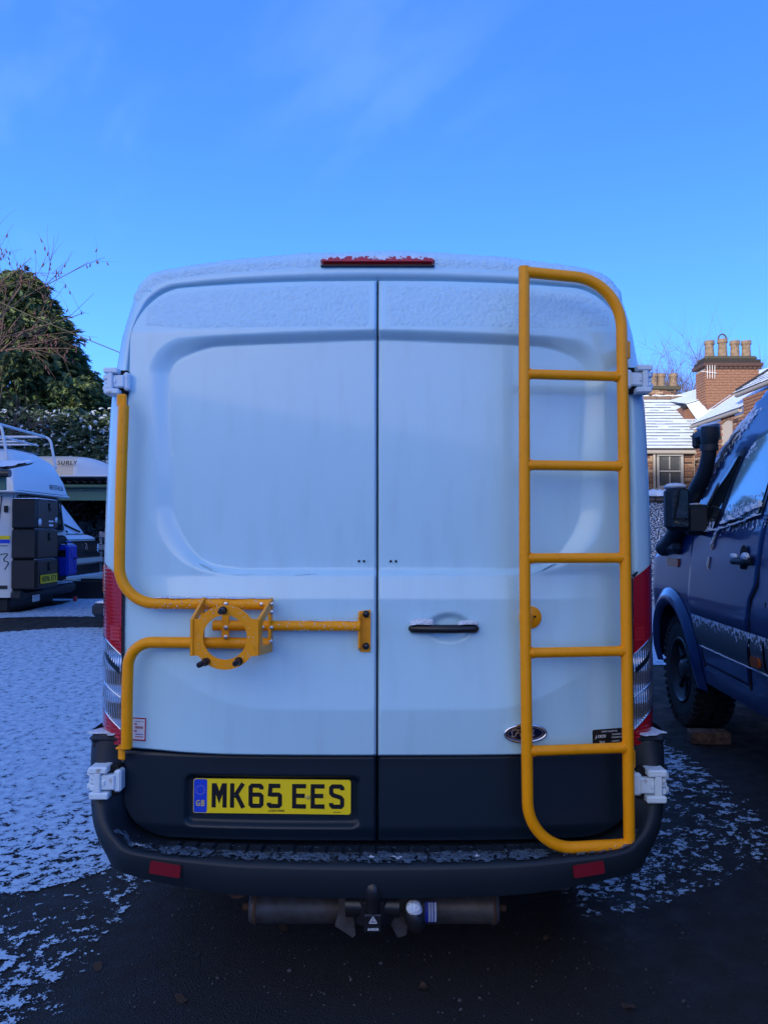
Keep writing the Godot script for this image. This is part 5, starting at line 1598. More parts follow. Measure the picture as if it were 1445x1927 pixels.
func yard_clutter() -> void:
	var o := node("black_crate", V(-4.95, 0.38, -10.2))
	tag(o, "low black open crate on the snow under the old white van's bumper", "crate")
	for s in [-1.0, 1.0]:
		put("side_board", boxmesh(V(0, 0.16, s * 0.34), V(0.8, 0.3, 0.03), 0.005), M.box_black, o)
		put("side_board", boxmesh(V(s * 0.4, 0.16, 0), V(0.03, 0.28, 0.66), 0.005), M.box_black, o)
	put("base_board", boxmesh(V(0, 0.02, 0), V(0.78, 0.03, 0.64), 0.004), M.box_black, o)
	var b := node("striped_sack", V(-4.98, 0.42, -10.22))
	tag(b, "yellow, white and blue sack lying in the black crate", "sack")
	put("yellow_part", mound(V(0.03, 0.19, 0), V(0.14, 0.05, 0.12)), M.yellow_bag, b)
	put("white_part", mound(V(0.05, 0.13, 0.03), V(0.15, 0.06, 0.13)), M.sticker_white, b)
	put("blue_part", mound(V(0.02, 0.07, 0.03), V(0.16, 0.05, 0.13)), M.ink_blue, b)
	var t := node("white_tub", V(-4.5, 0.38, -10.6))
	tag(t, "white plastic tub standing right of the black crate", "tub")
	put("tub", lathemesh([Vector2(0, 0), Vector2(0.2, 0), Vector2(0.25, 0.42), Vector2(0.265, 0.43), Vector2(0.265, 0.46), Vector2(0.24, 0.46)], 28), M.sticker_white, t)
	var bo := node("lettered_board", V(-4.62, 0.38, -11.7))
	tag(bo, "white board with black letters beyond the old van's bumper", "sign")
	put("board", boxmesh(V(0, 0.5, 0), V(0.7, 0.2, 0.02), 0.004), M.sticker_white, bo)
	text("board_letters", "INS", 0.1, Transform3D(Basis(), V(-0.16, 0.5, 0.012)), M.plate_black, bo)
	for s in [-0.3, 0.3]:
		put("leg", boxmesh(V(s, 0.22, 0), V(0.04, 0.44, 0.03), 0.004), M.wood, bo)
	var gt := node("metal_gate", V(-4.6, 0.4, -12.35))
	tag(gt, "pale metal gate with flat bars across the dark shed opening", "gate")
	for k in 3:
		put("gate_bar", boxmesh(V(0, 0.55 + k * 0.24, 0), V(1.9, 0.1, 0.03), 0.006), M.frame_grey, gt)
	for s in [-0.93, 0.0, 0.93]:
		put("gate_post", boxmesh(V(s, 0.55, -0.035), V(0.05, 1.1, 0.03), 0.004), M.frame_grey, gt)
# ---------------------------------------------------------------- buildings
func open_shed() -> void:
	var o := node("open_shed", V(-6.2, 0.4, -12.7))
	tag(o, "open fronted shed with green fascia, green gutter and corrugated roof, dark inside", "shed")
	# front runs along x, slightly turned; the back is 4 m deep
	o.rotation.y = 0.04
	put("back_wall", boxmesh(V(0, 1.2, -4.0), V(7.6, 2.4, 0.1)), M.dark_board, o)
	for s in [-3.8, 3.4]:
		put("side_wall", boxmesh(V(s, 1.1, -2.0), V(0.1, 2.2, 3.9)), M.dark_board, o)
	put("fascia_board", boxmesh(V(0, 1.82, 0.0), V(7.4, 0.2, 0.03), 0.004), M.green_paint, o)
	put("fascia_lip", boxmesh(V(0, 1.935, 0.01), V(7.4, 0.025, 0.03), 0.004), M.frame_cream, o)
	put("gutter", tubemesh([V(-3.8, 1.99, 0.09), V(3.6, 2.0, 0.09)], 0.055, 10), M.green_gutter, o)
	put("gutter_bracket", boxmesh(V(1.35, 1.98, 0.05), V(0.03, 0.12, 0.12), 0.004), M.green_gutter, o)
	for x in [-3.7, -1.6, 3.3]:
		put("post", boxmesh(V(x, 0.9, -0.04), V(0.12, 1.75, 0.12), 0.01), M.dark_board, o)
	put("corrugated_roof", sheet(380, 8, func(i, j): return V(lerpf(-3.9, 3.7, i / 380.0), lerpf(2.085, 2.5, j / 8.0) + 0.02 * sin(i / 380.0 * 7.6 / 0.075 * TAU / 2.0), lerpf(0.14, -4.1, j / 8.0))), M.corrugated, o)
	put("roof_underside", sheet(10, 2, func(i, j): return V(lerpf(3.7, -3.9, i / 10.0), lerpf(2.04, 2.45, j / 2.0), lerpf(0.12, -4.1, j / 2.0))), M.dark_board, o)
	put("roof_snow", sheet(60, 20, func(i, j): return V(lerpf(-3.8, 3.6, i / 60.0), lerpf(2.11, 2.5, j / 20.0) + 0.03 + 0.01 * nz(i * 0.02, j * 0.03), lerpf(-0.05, -4.0, j / 20.0))), M.snow, o)
	# what lies on the roof
	var s := node("moulded_shell", V(-6.35, 2.62, -13.15))
	tag(s, "upturned cream and white moulded shell lying on the shed roof, with black letters", "boat shell")
	var prof := func(i: int, j: int, a0: float, a1: float) -> Vector3:
		var a := lerpf(a0, a1, i / 40.0)
		var x := lerpf(-1.3, 0.98, a)
		var h := 0.42 * pow(maxf(0.0, 1.0 - pow(maxf(0.0, (x + 0.1) / 1.08), 2.2)), 0.75)
		var q := j / 20.0
		var hw := 0.62 * sqrt(clampf((0.99 - x) * 1.4, 0.02, 1.0))
		var an := PI * q
		return V(x, h * pow(sin(clampf(an, 0.0, PI)), 0.5) - 0.01 * cos(an * 14.0), cos(an) * hw)
	put("shell", sheet(40, 20, func(i, j): return prof.call(i, j, 0.0, 0.66)), M.cream_shell, s)
	put("white_end", sheet(40, 20, func(i, j): return prof.call(i, j, 0.66, 1.0)), M.rack_white, s)
	put("rim", boxmesh(V(-0.2, -0.02, 0), V(2.2, 0.03, 1.3), 0.01), M.rack_white, s)
	text("shell_letters", "SURLY", 0.085, Transform3D(Basis(V(1, 0, 0), -0.25), V(0.1, 0.24, 0.66)), M.plate_black, s, true, 1.1)
	# corner of another lean-to reaching into the frame at the far left
	var c := node("lean_to", V(-5.2, 0.3, -6.2))
	tag(c, "corner of a green lean-to at the left edge, snow on its dark corrugated roof", "shed")
	put("roof", sheet(90, 4, func(i, j): return V(lerpf(-1.6, 1.0, i / 90.0), 1.9 + 0.018 * sin(i / 90.0 * 2.6 / 0.075 * TAU / 2.0) + j * 0.03, lerpf(0.15, -0.5, j / 4.0))), M.corrugated, c)
	put("gutter", tubemesh([V(-1.6, 1.85, 0.2), V(1.02, 1.845, 0.2)], 0.045, 12), M.black, c)
	put("fascia_board", boxmesh(V(-0.35, 1.76, 0.1), V(2.56, 0.2, 0.03), 0.004), M.green_paint, c)
	put("roof_snow", sheet(60, 6, func(i, j): return V(lerpf(-1.6, 0.98, i / 60.0), 1.935 + j * 0.02 + 0.015 * nz(i * 0.03, j * 0.05), lerpf(0.1, -0.45, j / 6.0))), M.snow, c)
	for x in [-1.5]:
		put("post", boxmesh(V(x, 0.85, 0.05), V(0.1, 1.75, 0.1), 0.01), M.green_paint, c)
	var p := node("wooden_pole", V(-3.2, 0.4, -15.0))
	tag(p, "wooden pole behind the white van that carries the overhead wire", "pole")
	put("pole", tubemesh([V(0, 0, 0), V(0, 4.4, 0)], [0.11, 0.09], 12), M.wood, p)
	var w := []
	for k in 30:
		var t := k / 29.0
		w.append(V(lerpf(-13.0, -3.2, t), lerpf(8.75, 4.55, t) - 1.1 * t * (1 - t) * 0.6, -15.0))
	tag(put("overhead_wire", tubemesh(w, 0.012, 6), M.soot), "thin grey wire slanting down across the dark conifer", "wire")

var brick_left := {}

# bricks in stretcher bond on a wall face: o lower left corner, u along, n out of the face
func bricks(thing: Node3D, wall: Node3D, o: Vector3, u: Vector3, n: Vector3, w: float, h: float, sooty := 0.0, holes := []) -> void:
	var meshes: Array = M.brick_meshes
	var keys := ["a", "b", "c", "a", "b", "f", "d", "e"]
	var up := V(0, 1, 0)
	var rest := begin()
	var any := false
	rest.set_smooth_group(-1)
	var basis := Basis(u, up, n)
	var row := 0
	var y := 0.0
	while y < h - 0.05:
		var x := -0.112 if row % 2 else 0.0
		while x < w - 0.02:
			var x0 := maxf(x, 0.0)
			var x1 := minf(x + 0.215, w)
			var cx := (x0 + x1) / 2
			var blocked := x1 - x0 < 0.04
			for r in holes:
				if x1 > r.position.x and x0 < r.end.x and y + 0.065 > r.position.y and y < r.end.y:
					if x0 < r.position.x - 0.05:
						x1 = r.position.x
					elif x1 > r.end.x + 0.05:
						x0 = r.end.x
					else:
						blocked = true
			cx = (x0 + x1) / 2
			if not blocked:
				var k := rng.randi() % 6
				if rng.randf() < 0.1 + sooty:
					k = 6 + rng.randi() % 2
				var at := o + u * cx + up * (y + 0.0325) + n * rng.randf_range(0.003, 0.011)
				var left: int = brick_left.get(thing.name, 300)
				if left > 0:
					brick_left[thing.name] = left - 1
					var b := put("brick", meshes[rng.randi() % meshes.size()], M["brick_" + keys[k]], wall)
					b.transform = Transform3D(Basis(u * ((x1 - x0) / 0.215), up, n), at)
				else:
					any = true
					bx(rest, at, V(x1 - x0, 0.065, 0.04), 0.004, basis)
			x += 0.225
		y += 0.075
		row += 1
	if any:
		tag(put("brickwork", done(rest), M.brick_a, wall), "", "", "", "stuff")

func chimney_pots(o: Node3D, xs: Array, y: float, z: float, h: float, r: float, hood: int) -> void:
	for k in xs.size():
		var p := put("chimney_pot", lathemesh([Vector2(r * 1.05, 0), Vector2(r * 0.95, h * 0.1), Vector2(r * 0.82, h * 0.72), Vector2(r * 0.86, h * 0.76), Vector2(r * 1.06, h * 0.8), Vector2(r * 1.06, h * 0.86), Vector2(r * 0.98, h * 0.9), Vector2(r * 1.02, h), Vector2(r * 0.8, h), Vector2(r * 0.75, h * 0.6)], 18, Transform3D(Basis(), V(xs[k], y + (0.05 if k == hood else 0.0), z))), M.terracotta, o)
		if k == hood:
			var ring := []
			for q in 13:
				var a := PI * q / 12
				ring.append(V(xs[k] + cos(a) * r * 0.85, y + h + 0.05 + sin(a) * r * 1.1, z))
			put("wire_hoop", tubemesh(ring, 0.022, 6), M.soot, p)

func slates(roof: Node3D, o: Vector3, u: Vector3, s: Vector3, w: float, l: float, thing: Node3D, limit: int, clip = null) -> void:
	# o lower left at the eaves, u along the eaves, s up the slope; every slate with a lid of snow
	var n := u.cross(s).normalized()
	var basis := Basis(u, s, n)
	var tilt := basis * Basis(V(1, 0, 0), -0.07)
	var rows := int(l / 0.2)
	var cols := int(w / 0.27)
	var st := begin()
	var any := false
	for r in rows:
		for c in cols + 1:
			var x := (c + (0.5 if r % 2 else 0.0)) * 0.27
			if x > w:
				continue
			var at := o + u * x + s * (r * 0.2 + 0.125 + rng.randf_range(-0.003, 0.003)) + n * rng.randf_range(0.014, 0.019)
			if clip and not clip.call(at):
				continue
			var left: int = M.get("slates_left_" + String(thing.name), limit)
			if left > 0:
				M["slates_left_" + String(thing.name)] = left - 1
				var b := MeshInstance3D.new()
				b.name = numbered("roof_slate", roof)
				b.mesh = M.slate_meshes[rng.randi() % 3]
				roof.add_child(b, true)
				b.transform = Transform3D(tilt, at)
			else:
				any = true
				bx(st, at, V(0.264, 0.25, 0.014), 0.0, tilt)
	if any:
		tag(put("slating", done(st), M.snow, roof), "", "", "", "stuff")

func sash_window(o: Node3D, xf: Transform3D, w: float, h: float, fm: Material) -> void:
	var win := put("window", boxmesh(V(0, 0, -0.1), V(w, h, 0.02)), M.room_dark, o)
	win.transform = xf
	var st := begin()
	for e in [[0, h / 2 - 0.03, w, 0.06], [0, -h / 2 + 0.035, w, 0.07], [-w / 2 + 0.03, 0, 0.06, h - 0.134], [w / 2 - 0.03, 0, 0.06, h - 0.134]]:
		bx(st, V(e[0], e[1], -0.02), V(e[2], e[3], 0.08), 0.008)
	put("frame", done(st), fm, win)
	var b := begin()
	bx(b, V(0, 0.0, -0.035), V(w - 0.12, 0.045, 0.035), 0.004)
	put("meeting_rail", done(b), fm, win)
	for s in [-1.0, 1.0]:
		put("glazing_bar", boxmesh(V(0, s * (h / 4), -0.045), V(0.028, h / 2 - 0.1, 0.03), 0.004), fm, win)
		for t in [-1.0, 1.0]:
			put("pane", boxmesh(V(t * (w / 4 - 0.02), s * (h / 4), -0.06), V(w / 2 - 0.07, h / 2 - 0.08, 0.004)), M.pane, win)

func cottages() -> void:
	M.brick_meshes = []
	for k in 3:
		M.brick_meshes.append(boxmesh(Vector3.ZERO, V(0.21, 0.061 + 0.001 * k, 0.04), 0.003 + 0.001 * k))
	M.slate_meshes = []
	for k in 3:
		var st := begin()
		bx(st, V(0, 0, 0), V(0.268, 0.25, 0.012))
		var am := done(st)
		am.surface_set_material(0, M.slate)
		var s2 := begin()
		bx(s2, V(0, 0.022 + 0.004 * k, 0.012), V(0.268, 0.2, 0.01), 0.002)
		s2.generate_normals()
		s2.commit(am)
		am.surface_set_material(1, M.snow)
		M.slate_meshes.append(am)
	# the low cottage across the yard
	var c := node("brick_cottage", V(6.6, 0.7, -17.6))
	tag(c, "low red brick cottage with snowy slate roof, grey sash window and downpipe", "house")
	var P := func(x: float, y: float, z: float) -> Vector3: return V(x, y, z) - c.position
	var wall := put("front_wall", boxmesh(P.call(6.3, 2.15, -17.75), V(4.2, 2.9, 0.3)), M.mortar, c)
	bricks(c, wall, P.call(6.4, 2.1, -17.6) , V(1, 0, 0), V(0, 0, 1), 2.0, 1.5, 0.0, [Rect2(0.83, 0.5, 0.72, 1.0)])
	put("side_wall", boxmesh(P.call(4.35, 2.15, -20.4), V(0.3, 2.9, 5.0)), M.brick_b, c)
	put("gable_wall", prismmesh(PackedVector2Array([Vector2(-3.0, 0), Vector2(3.0, 0), Vector2(0, 1.9)]), 0.0, 0.25, Transform3D(Basis(V(0, 0, 1), V(0, 1, 0), V(-1, 0, 0)), P.call(4.5, 3.58, -20.5))), M.brick_b, c)
	put("rear_wall", boxmesh(P.call(6.3, 2.2, -23.2), V(4.2, 3.0, 0.3)), M.mortar, c)
	sash_window(c, Transform3D(Basis(), P.call(7.58, 3.1, -17.5)), 0.7, 0.92, M.frame_grey)
	put("window_sill", boxmesh(P.call(7.58, 2.61, -17.52), V(0.8, 0.07, 0.2), 0.01), M.frame_grey, c)
	put("downpipe", tubemesh([P.call(7.16, 3.55, -17.5), P.call(7.16, 0.7, -17.5)], 0.04, 10), M.gutter_grey, c)
	put("gutter", tubemesh([P.call(4.2, 3.6, -17.42), P.call(8.5, 3.6, -17.42)], 0.055, 10), M.gutter_grey, c)
	var e := P.call(4.2, 3.66, -17.45) as Vector3
	var top := P.call(4.2, 5.55, -20.5) as Vector3
	var roof := put("roof", sheet(2, 2, func(i, j): return e.lerp(top, j / 2.0) + V(i * 3.3, 0, 0)), M.slate, c)
	put("rear_roof", sheet(2, 2, func(i, j): return top.lerp(P.call(4.2, 3.66, -23.5), j / 2.0) + V(i * 3.3, 0, 0)), M.slate, c)
	slates(roof, e + V(2.0, 0, 0), V(1, 0, 0), (top - e).normalized(), 3.6, (top - e).length(), c, 300, func(p): return p.x + c.position.x < 8.6 + 0.9 * (p.y + c.position.y - 4.2))
	for k in 14:
		put("ridge_tile", tubemesh([top + V(2.0 + k * 0.42, 0.0, 0), top + V(2.4 + k * 0.42, 0.02, 0)], 0.09, 10), M.ridge_tile, c)
	put("ridge_snow", ridge([top + V(2, 0.07, 0), top + V(4, 0.07, 0), top + V(7.4, 0.07, 0)], 0.06, 0.04, 60, 1.5), M.snow, c)
	# its chimney, with four pots
	var ch := node("chimney", Vector3.ZERO, c)
	put("stack", boxmesh(P.call(8.35, 5.5, -21.2), V(1.4, 0.8, 0.6)), M.mortar, ch)
	put("stack_cap", boxmesh(P.call(8.4, 5.95, -21.2), V(1.6, 0.12, 0.8), 0.03), M.soot, ch)
	bricks(c, ch, P.call(7.65, 5.55, -20.9), V(1, 0, 0), V(0, 0, 1), 1.4, 0.4, 0.3)
	chimney_pots(ch, [P.call(8.1, 0, 0).x, P.call(8.48, 0, 0).x, P.call(8.72, 0, 0).x, P.call(9.1, 0, 0).x], 6.0 - 0.7, P.call(0, 0, -21.2).z, 0.46, 0.13, -1)
	# the taller house on the right
	var h := node("brick_house", V(9.5, 0.7, -16.0))
	tag(h, "tall red brick house on the right with big four pot chimney and snowy roofs", "house")
	var Q := func(x: float, y: float, z: float) -> Vector3: return V(x, y, z) - h.position
	var ww := put("wing_wall", boxmesh(Q.call(8.38, 2.45, -16.1), V(0.3, 3.5, 2.9)), M.mortar, h)
	var arch := Rect2(1.62, 0.75, 0.56, 0.65)
	bricks(h, ww, Q.call(8.23, 2.85, -17.45), V(0, 0, 1), V(-1, 0, 0), 2.75, 1.36, 0.0, [arch])
	# arched window: soldier bricks over it
	sash_window(h, Transform3D(Basis(V(0, 1, 0), -PI / 2), Q.call(8.28, 3.72, -15.55)), 0.56, 0.75, M.frame_cream)
	for k in 9:
		var a := lerpf(-0.42, 0.42, k / 8.0)
		var b := put("arch_brick", M.brick_meshes[k % 3], M["brick_" + ["a", "b", "c"][k % 3]], ww)
		b.transform = Transform3D(Basis(V(0, 0, 1), V(0, 1, 0), V(-1, 0, 0)) * Basis(V(0, 0, 1), PI / 2 - a), Q.call(8.222, 3.55 + 0.72 * cos(a), -15.55 + 0.72 * sin(a)))
	put("wing_gutter", tubemesh([Q.call(8.14, 4.27, -17.5), Q.call(8.14, 4.27, -14.72)], 0.05, 10), M.gutter_grey, h)
	var we := Q.call(8.1, 4.3, -17.5) as Vector3
	var wr := put("wing_roof", sheet(2, 2, func(i, j): return we + V(j * 1.4, j * 0.95, i * 1.42)), M.slate, h)
	put("wing_snow", sheet(20, 20, func(i, j): return we + V(j * 0.14 + 0.03, j * 0.095 + 0.045 + 0.008 * nz(i * 0.04, j * 0.04), i * 0.142)), M.snow, h)
	put("valley_snow", sheet(2, 10, func(i, j): return we + V(j * 0.28 - 0.02, j * 0.19 + 0.06, -0.12 + i * 0.08)), M.snow, h)
	var tw := put("front_wall", boxmesh(Q.call(8.37, 2.6, -12.2), V(0.3, 3.8, 5.0)), M.mortar, h)
	bricks(h, tw, Q.call(8.22, 3.2, -14.7), V(0, 0, 1), V(-1, 0, 0), 2.2, 1.36)
	bricks(h, tw, Q.call(8.22, 3.72, -12.5), V(0, 0, 1), V(-1, 0, 0), 1.2, 0.84)
	put("end_wall", boxmesh(Q.call(10.5, 2.6, -14.78), V(4.4, 3.8, 0.14)), M.mortar, h)
	put("end_wall", boxmesh(Q.call(10.5, 2.4, -9.7), V(4.0, 3.4, 0.14)), M.mortar, h)
	put("wing_end_wall", boxmesh(Q.call(10.0, 2.4, -17.58), V(3.0, 3.4, 0.14)), M.brick_b, h)
	put("gutter", tubemesh([Q.call(8.12, 4.63, -14.85), Q.call(8.12, 4.68, -9.6)], 0.055, 10), M.gutter_grey, h)
	var te := Q.call(8.08, 4.66, -14.9) as Vector3
	var mr := put("roof", sheet(2, 2, func(i, j): return te + V(j * 1.5, j * 0.95, i * 2.65)), M.slate, h)
	slates(mr, te, V(0, 0, 1), V(1.5, 0.95, 0).normalized(), 3.2, 3.4, h, 150)
	put("verge_board", boxmesh(te + V(1.55, 1.02, -0.02), V(3.5, 0.1, 0.05), 0.01, Basis(V(0, 0, 1), atan2(0.95, 1.5))), M.black, h)
	put("far_roof", sheet(2, 2, func(i, j): return te + V(3.0 + j * 1.5, 1.9 - j * 0.95, i * 2.65)), M.slate, h)
	# higher roof behind, with snow, carrying the big stack
	var be := Q.call(8.7, 5.15, -19.0) as Vector3
	put("high_roof", sheet(20, 18, func(i, j): return be + V(i * 0.24 - 0.1, (j - 8) * (0.045 if j > 8 else 0.15) + i * 0.072, -(j - 8) * 0.2) + V(0, 0.01 * nz(i * 0.05, j * 0.05), 0)), M.snow, h)
	put("high_wall", boxmesh(Q.call(11.0, 3.0, -19.6), V(4.8, 4.2, 1.0)), M.brick_b, h)
	var vb := boxmesh(Q.call(10.95, 5.79, -18.98), V(5.2, 0.1, 0.06), 0.01, Basis(V(0, 0, 1), atan2(0.072, 0.24)))
	put("verge_board", vb, M.black, h)
	var bc := node("chimney", Vector3.ZERO, h)
	put("stack", boxmesh(Q.call(9.72, 5.55, -18.85), V(1.42, 1.5, 0.66)), M.mortar, bc)
	put("stack_foot", boxmesh(Q.call(9.72, 4.9, -18.83), V(1.46, 0.3, 0.7)), M.brick_b, bc)
	bricks(h, bc, Q.call(9.0, 5.05, -18.52), V(1, 0, 0), V(0, 0, 1), 1.45, 1.0, 0.25)
	bricks(h, bc, Q.call(8.99, 5.05, -19.16), V(0, 0, 1), V(-1, 0, 0), 0.64, 1.0, 0.3)
	for k in 12:
		put("corbel_brick", M.brick_meshes[k % 3], M.brick_d, bc).transform = Transform3D(Basis(), Q.call(9.0 + k * 0.132, 6.06, -18.49)) * Transform3D(Basis().scaled(V(0.5, 1.1, 1.4)), Vector3.ZERO)
	put("corbel_course", boxmesh(Q.call(9.72, 6.15, -18.85), V(1.66, 0.1, 0.84), 0.012), M.brick_d, bc)
	put("corbel_course", boxmesh(Q.call(9.72, 6.25, -18.85), V(1.56, 0.1, 0.76), 0.012), M.brick_e, bc)
	put("stack_flaunching", boxmesh(Q.call(9.72, 6.36, -18.85), V(1.46, 0.12, 0.62), 0.05), M.soot, bc)
	chimney_pots(bc, [Q.call(9.23, 0, 0).x, Q.call(9.6, 0, 0).x, Q.call(9.95, 0, 0).x, Q.call(10.27, 0, 0).x], 6.4 - 0.7, Q.call(0, 0, -18.85).z, 0.5, 0.135, 1)
	var ae := begin()
	for k in 4:
		tube(ae, [Q.call(8.98 + k * 0.07, 5.75, -18.42), Q.call(8.98 + k * 0.07, 6.12, -18.42)], 0.008, 5)
	tube(ae, [Q.call(8.8, 5.95, -18.42), Q.call(9.25, 5.9, -18.42)], 0.009, 5)
	put("aerial", done(ae), M.rack_white, bc)
	# garden wall with coping, roughcast and snow
	var g := node("garden_wall", V(5.6, 0.2, -11.2))
	tag(g, "roughcast garden wall with dark coping and thick snow, right of the white van", "wall")
	var R := func(x: float, y: float, z: float) -> Vector3: return V(x, y, z) - g.position
	put("wall", sheet(80, 50, func(i, j): return R.call(lerpf(3.9, 8.3, i / 80.0), lerpf(0.1, 2.02, j / 50.0), -11.0 + 0.03 * nz(i * 0.05, j * 0.05))), M.pebble_dash, g)
	put("wall_core", boxmesh(R.call(6.1, 1.05, -11.2), V(4.4, 1.9, 0.3)), M.pebble_dash, g)
	put("wall_frost", sheet(80, 50, func(i, j): return R.call(lerpf(3.9, 8.3, i / 80.0), lerpf(0.1, 2.0, j / 50.0), -10.985 + 0.03 * nz(i * 0.05, j * 0.05)), null, func(i, j): return 0.48), M.frost, g)
	for k in 18:
		put("coping_tile", boxmesh(R.call(3.95 + k * 0.25, 2.08, -11.15), V(0.235, 0.08, 0.5), 0.02), M.ridge_tile, g)
	put("coping_snow", ridge([R.call(3.9, 2.12, -11.1), R.call(5.0, 2.12, -11.1), R.call(6.5, 2.12, -11.1), R.call(8.3, 2.12, -11.1)], 0.26, 0.12, 80, 0.5), M.snow, g)

# ---------------------------------------------------------------- plants
func leaf_spray(seed_: int) -> ArrayMesh:
	# a drooping spray of narrow leaflets
	var r := RandomNumberGenerator.new()
	r.seed = seed_
	var st := begin()
	st.set_smooth_group(-1)
	for k in 9:
		var t := k / 8.0
		var base := V((t - 0.2) * 0.1, -0.05 * t * t, 0)
		for s in [-1.0, 1.0]:
			var d := V(0.05 + 0.03 * r.randf(), -0.02 + r.randf_range(-0.03, 0.03), s * (0.07 - 0.04 * t) * r.randf_range(0.7, 1.2))
			var w := V(0.012, 0.008 * s, 0.012)
			tri(st, base - w, base + w, base + d, V(0, 1, 0))
	return done(st)

func crown(parent: Node3D, count: int, shape: Callable, size: float, colours: Array, called := "crown", seed_ := 3) -> void:
	var r := RandomNumberGenerator.new()
	r.seed = seed_
	var mm := MultiMesh.new()
	mm.transform_format = MultiMesh.TRANSFORM_3D
	mm.use_colors = true
	mm.mesh = leaf_spray(seed_)
	mm.instance_count = count
	for k in count:
		var q: Array = shape.call(r)   # [place, outward direction]
		var b := Basis(V(0, 1, 0), r.randf_range(-0.7, 0.7) + atan2(-q[1].z, q[1].x)) * Basis(V(0, 0, 1), r.randf_range(-0.7, 0.5)) * Basis(V(1, 0, 0), r.randf_range(-0.8, 0.8))
		mm.set_instance_transform(k, Transform3D(b.scaled(Vector3.ONE * size * r.randf_range(0.6, 1.5)), q[0]))
		var n := nz(q[0].x * 0.012, q[0].y * 0.012, q[0].z * 0.012)
		var c: Color = colours[clampi(int((n * 0.9 + 0.5 + r.randf_range(-0.22, 0.22)) * colours.size()), 0, colours.size() - 1)]
		mm.set_instance_color(k, c)
	var o := MultiMeshInstance3D.new()
	o.name = numbered(called, parent)
	o.multimesh = mm
	o.material_override = M.conifer_leaf
	parent.add_child(o, true)
	o.set_meta("kind", "stuff")

func conifer(at: Vector3, h: float, rad: float, count: int, label: String, sd: int) -> void:
	var o := node("conifer", at)
	tag(o, label, "tree")
	put("trunk", tubemesh([V(0, 0, 0), V(0.05, h * 0.5, 0), V(0, h * 0.92, 0)], [0.22, 0.14, 0.03], 10), M.bark, o)
	var br := begin()
	var r := RandomNumberGenerator.new()
	r.seed = sd
	for k in 40:
		var y := h * r.randf_range(0.08, 0.9)
		var a := r.randf_range(0, TAU)
		var l := rad * (1.05 - y / h) * 0.8 + 0.15
		tube(br, [V(0, y, 0), V(cos(a) * l * 0.5, y + 0.15, sin(a) * l * 0.5), V(cos(a) * l, y - 0.05, sin(a) * l)], [0.05, 0.035, 0.012], 5)
	put("branches", done(br), M.bark, o)
	# boughs as clumps, so that the outline is uneven and gaps stay
	var clumps := []
	for k in 210:
		var y := pow(r.randf(), 0.9)
		var a := r.randf_range(0, TAU)
		var w := rad * (pow(1.0 - y, 0.95) + 0.03) * r.randf_range(0.45, 1.1)
		clumps.append([V(cos(a) * w, h * (0.03 + 0.95 * y), sin(a) * w), rad * r.randf_range(0.12, 0.24) * (0.6 + 0.5 * (1 - y))])
	var cols := [lin(0.014, 0.045, 0.02), lin(0.022, 0.066, 0.027), lin(0.035, 0.09, 0.034), lin(0.055, 0.115, 0.04), lin(0.095, 0.135, 0.045)]
	var lc := []
	for c in cols:
		lc.append(c.srgb_to_linear())
	crown(o, count, func(q):
		var c: Array = clumps[q.randi() % clumps.size()]
		var d := V(q.randfn(), q.randfn() * 0.8, q.randfn()).normalized()
		return [c[0] + d * c[1] * pow(q.randf(), 0.45), (c[0] * V(1, 0, 1)).normalized() + d * 0.7], 1.5, lc, "crown", sd)

func grow(st: SurfaceTool, pods: SurfaceTool, r: RandomNumberGenerator, p: Vector3, d: Vector3, l: float, w: float, level: int, most: int, up: float, seg: int, bushy := 3) -> void:
	var pts := [p]
	var rad := [w]
	var n := 4
	var q := p
	var dir := d
	for k in n:
		dir = (dir + V(r.randf_range(-1, 1), r.randf_range(-1, 1) * 0.6 + up, r.randf_range(-1, 1)) * 0.16).normalized()
		q += dir * l / n
		pts.append(q)
		rad.append(w * (1.0 - 0.62 * (k + 1) / n))
	tube(st, pts, rad, seg if level < 2 else 4, false)
	if level < most:
		var kids := 4 if level == 0 else r.randi_range(bushy, bushy + 2)
		for k in kids:
			var t := r.randf_range(0.25, 1.0)
			var i := clampi(int(t * n), 1, n)
			var side := dir.cross(V(r.randf_range(-1, 1), r.randf_range(-1, 1), r.randf_range(-1, 1))).normalized()
			grow(st, pods, r, pts[i], (dir * 0.75 + side * r.randf_range(0.4, 0.9) + V(0, up, 0)).normalized(), l * r.randf_range(0.45, 0.75), rad[i] * 0.75, level + 1, most, up, seg, bushy)
	elif pods:
		for k in 3:
			var b: Vector3 = pts[r.randi() % pts.size()]
			if r.randf() < 0.42:
				lathe(pods, [Vector2(0, 0.03), Vector2(0.012, 0), Vector2(0.02, -0.05), Vector2(0.012, -0.085), Vector2(0, -0.095)], 5, Transform3D(Basis(V(0, 0, 1), r.randf_range(-0.5, 0.5)), b + V(0, -0.03, 0)))

func bare_tree(called: String, at: Vector3, label: String, group: String, limbs: Array, most: int, l: float, w: float, sd: int, m: Material, pod: bool) -> void:
	var o := node(called, at)
	tag(o, label, "tree", group)
	var r := RandomNumberGenerator.new()
	r.seed = sd
	var st := begin()
	var pods: SurfaceTool = begin() if pod else null
	var tr := begin()
	tube(tr, [V(0, -0.2, 0), V(0.03, l * 0.3, 0), V(0, l * 0.62, 0)], [w * 1.3, w, w * 0.8], 9)
	put("trunk", done(tr), M.bark, o)
	for d in limbs:
		grow(st, pods, r, V(0, l * r.randf_range(0.35, 0.62), 0), d.normalized(), l * r.randf_range(0.75, 1.0), w * 0.6, 1, most, 0.12, 5, 3 if pod else 5)
	put("branches", done(st), m, o)
	if pod:
		var pm := put("seed_pods", done(pods), M.seed_pod, o)
		pm.set_meta("kind", "stuff")

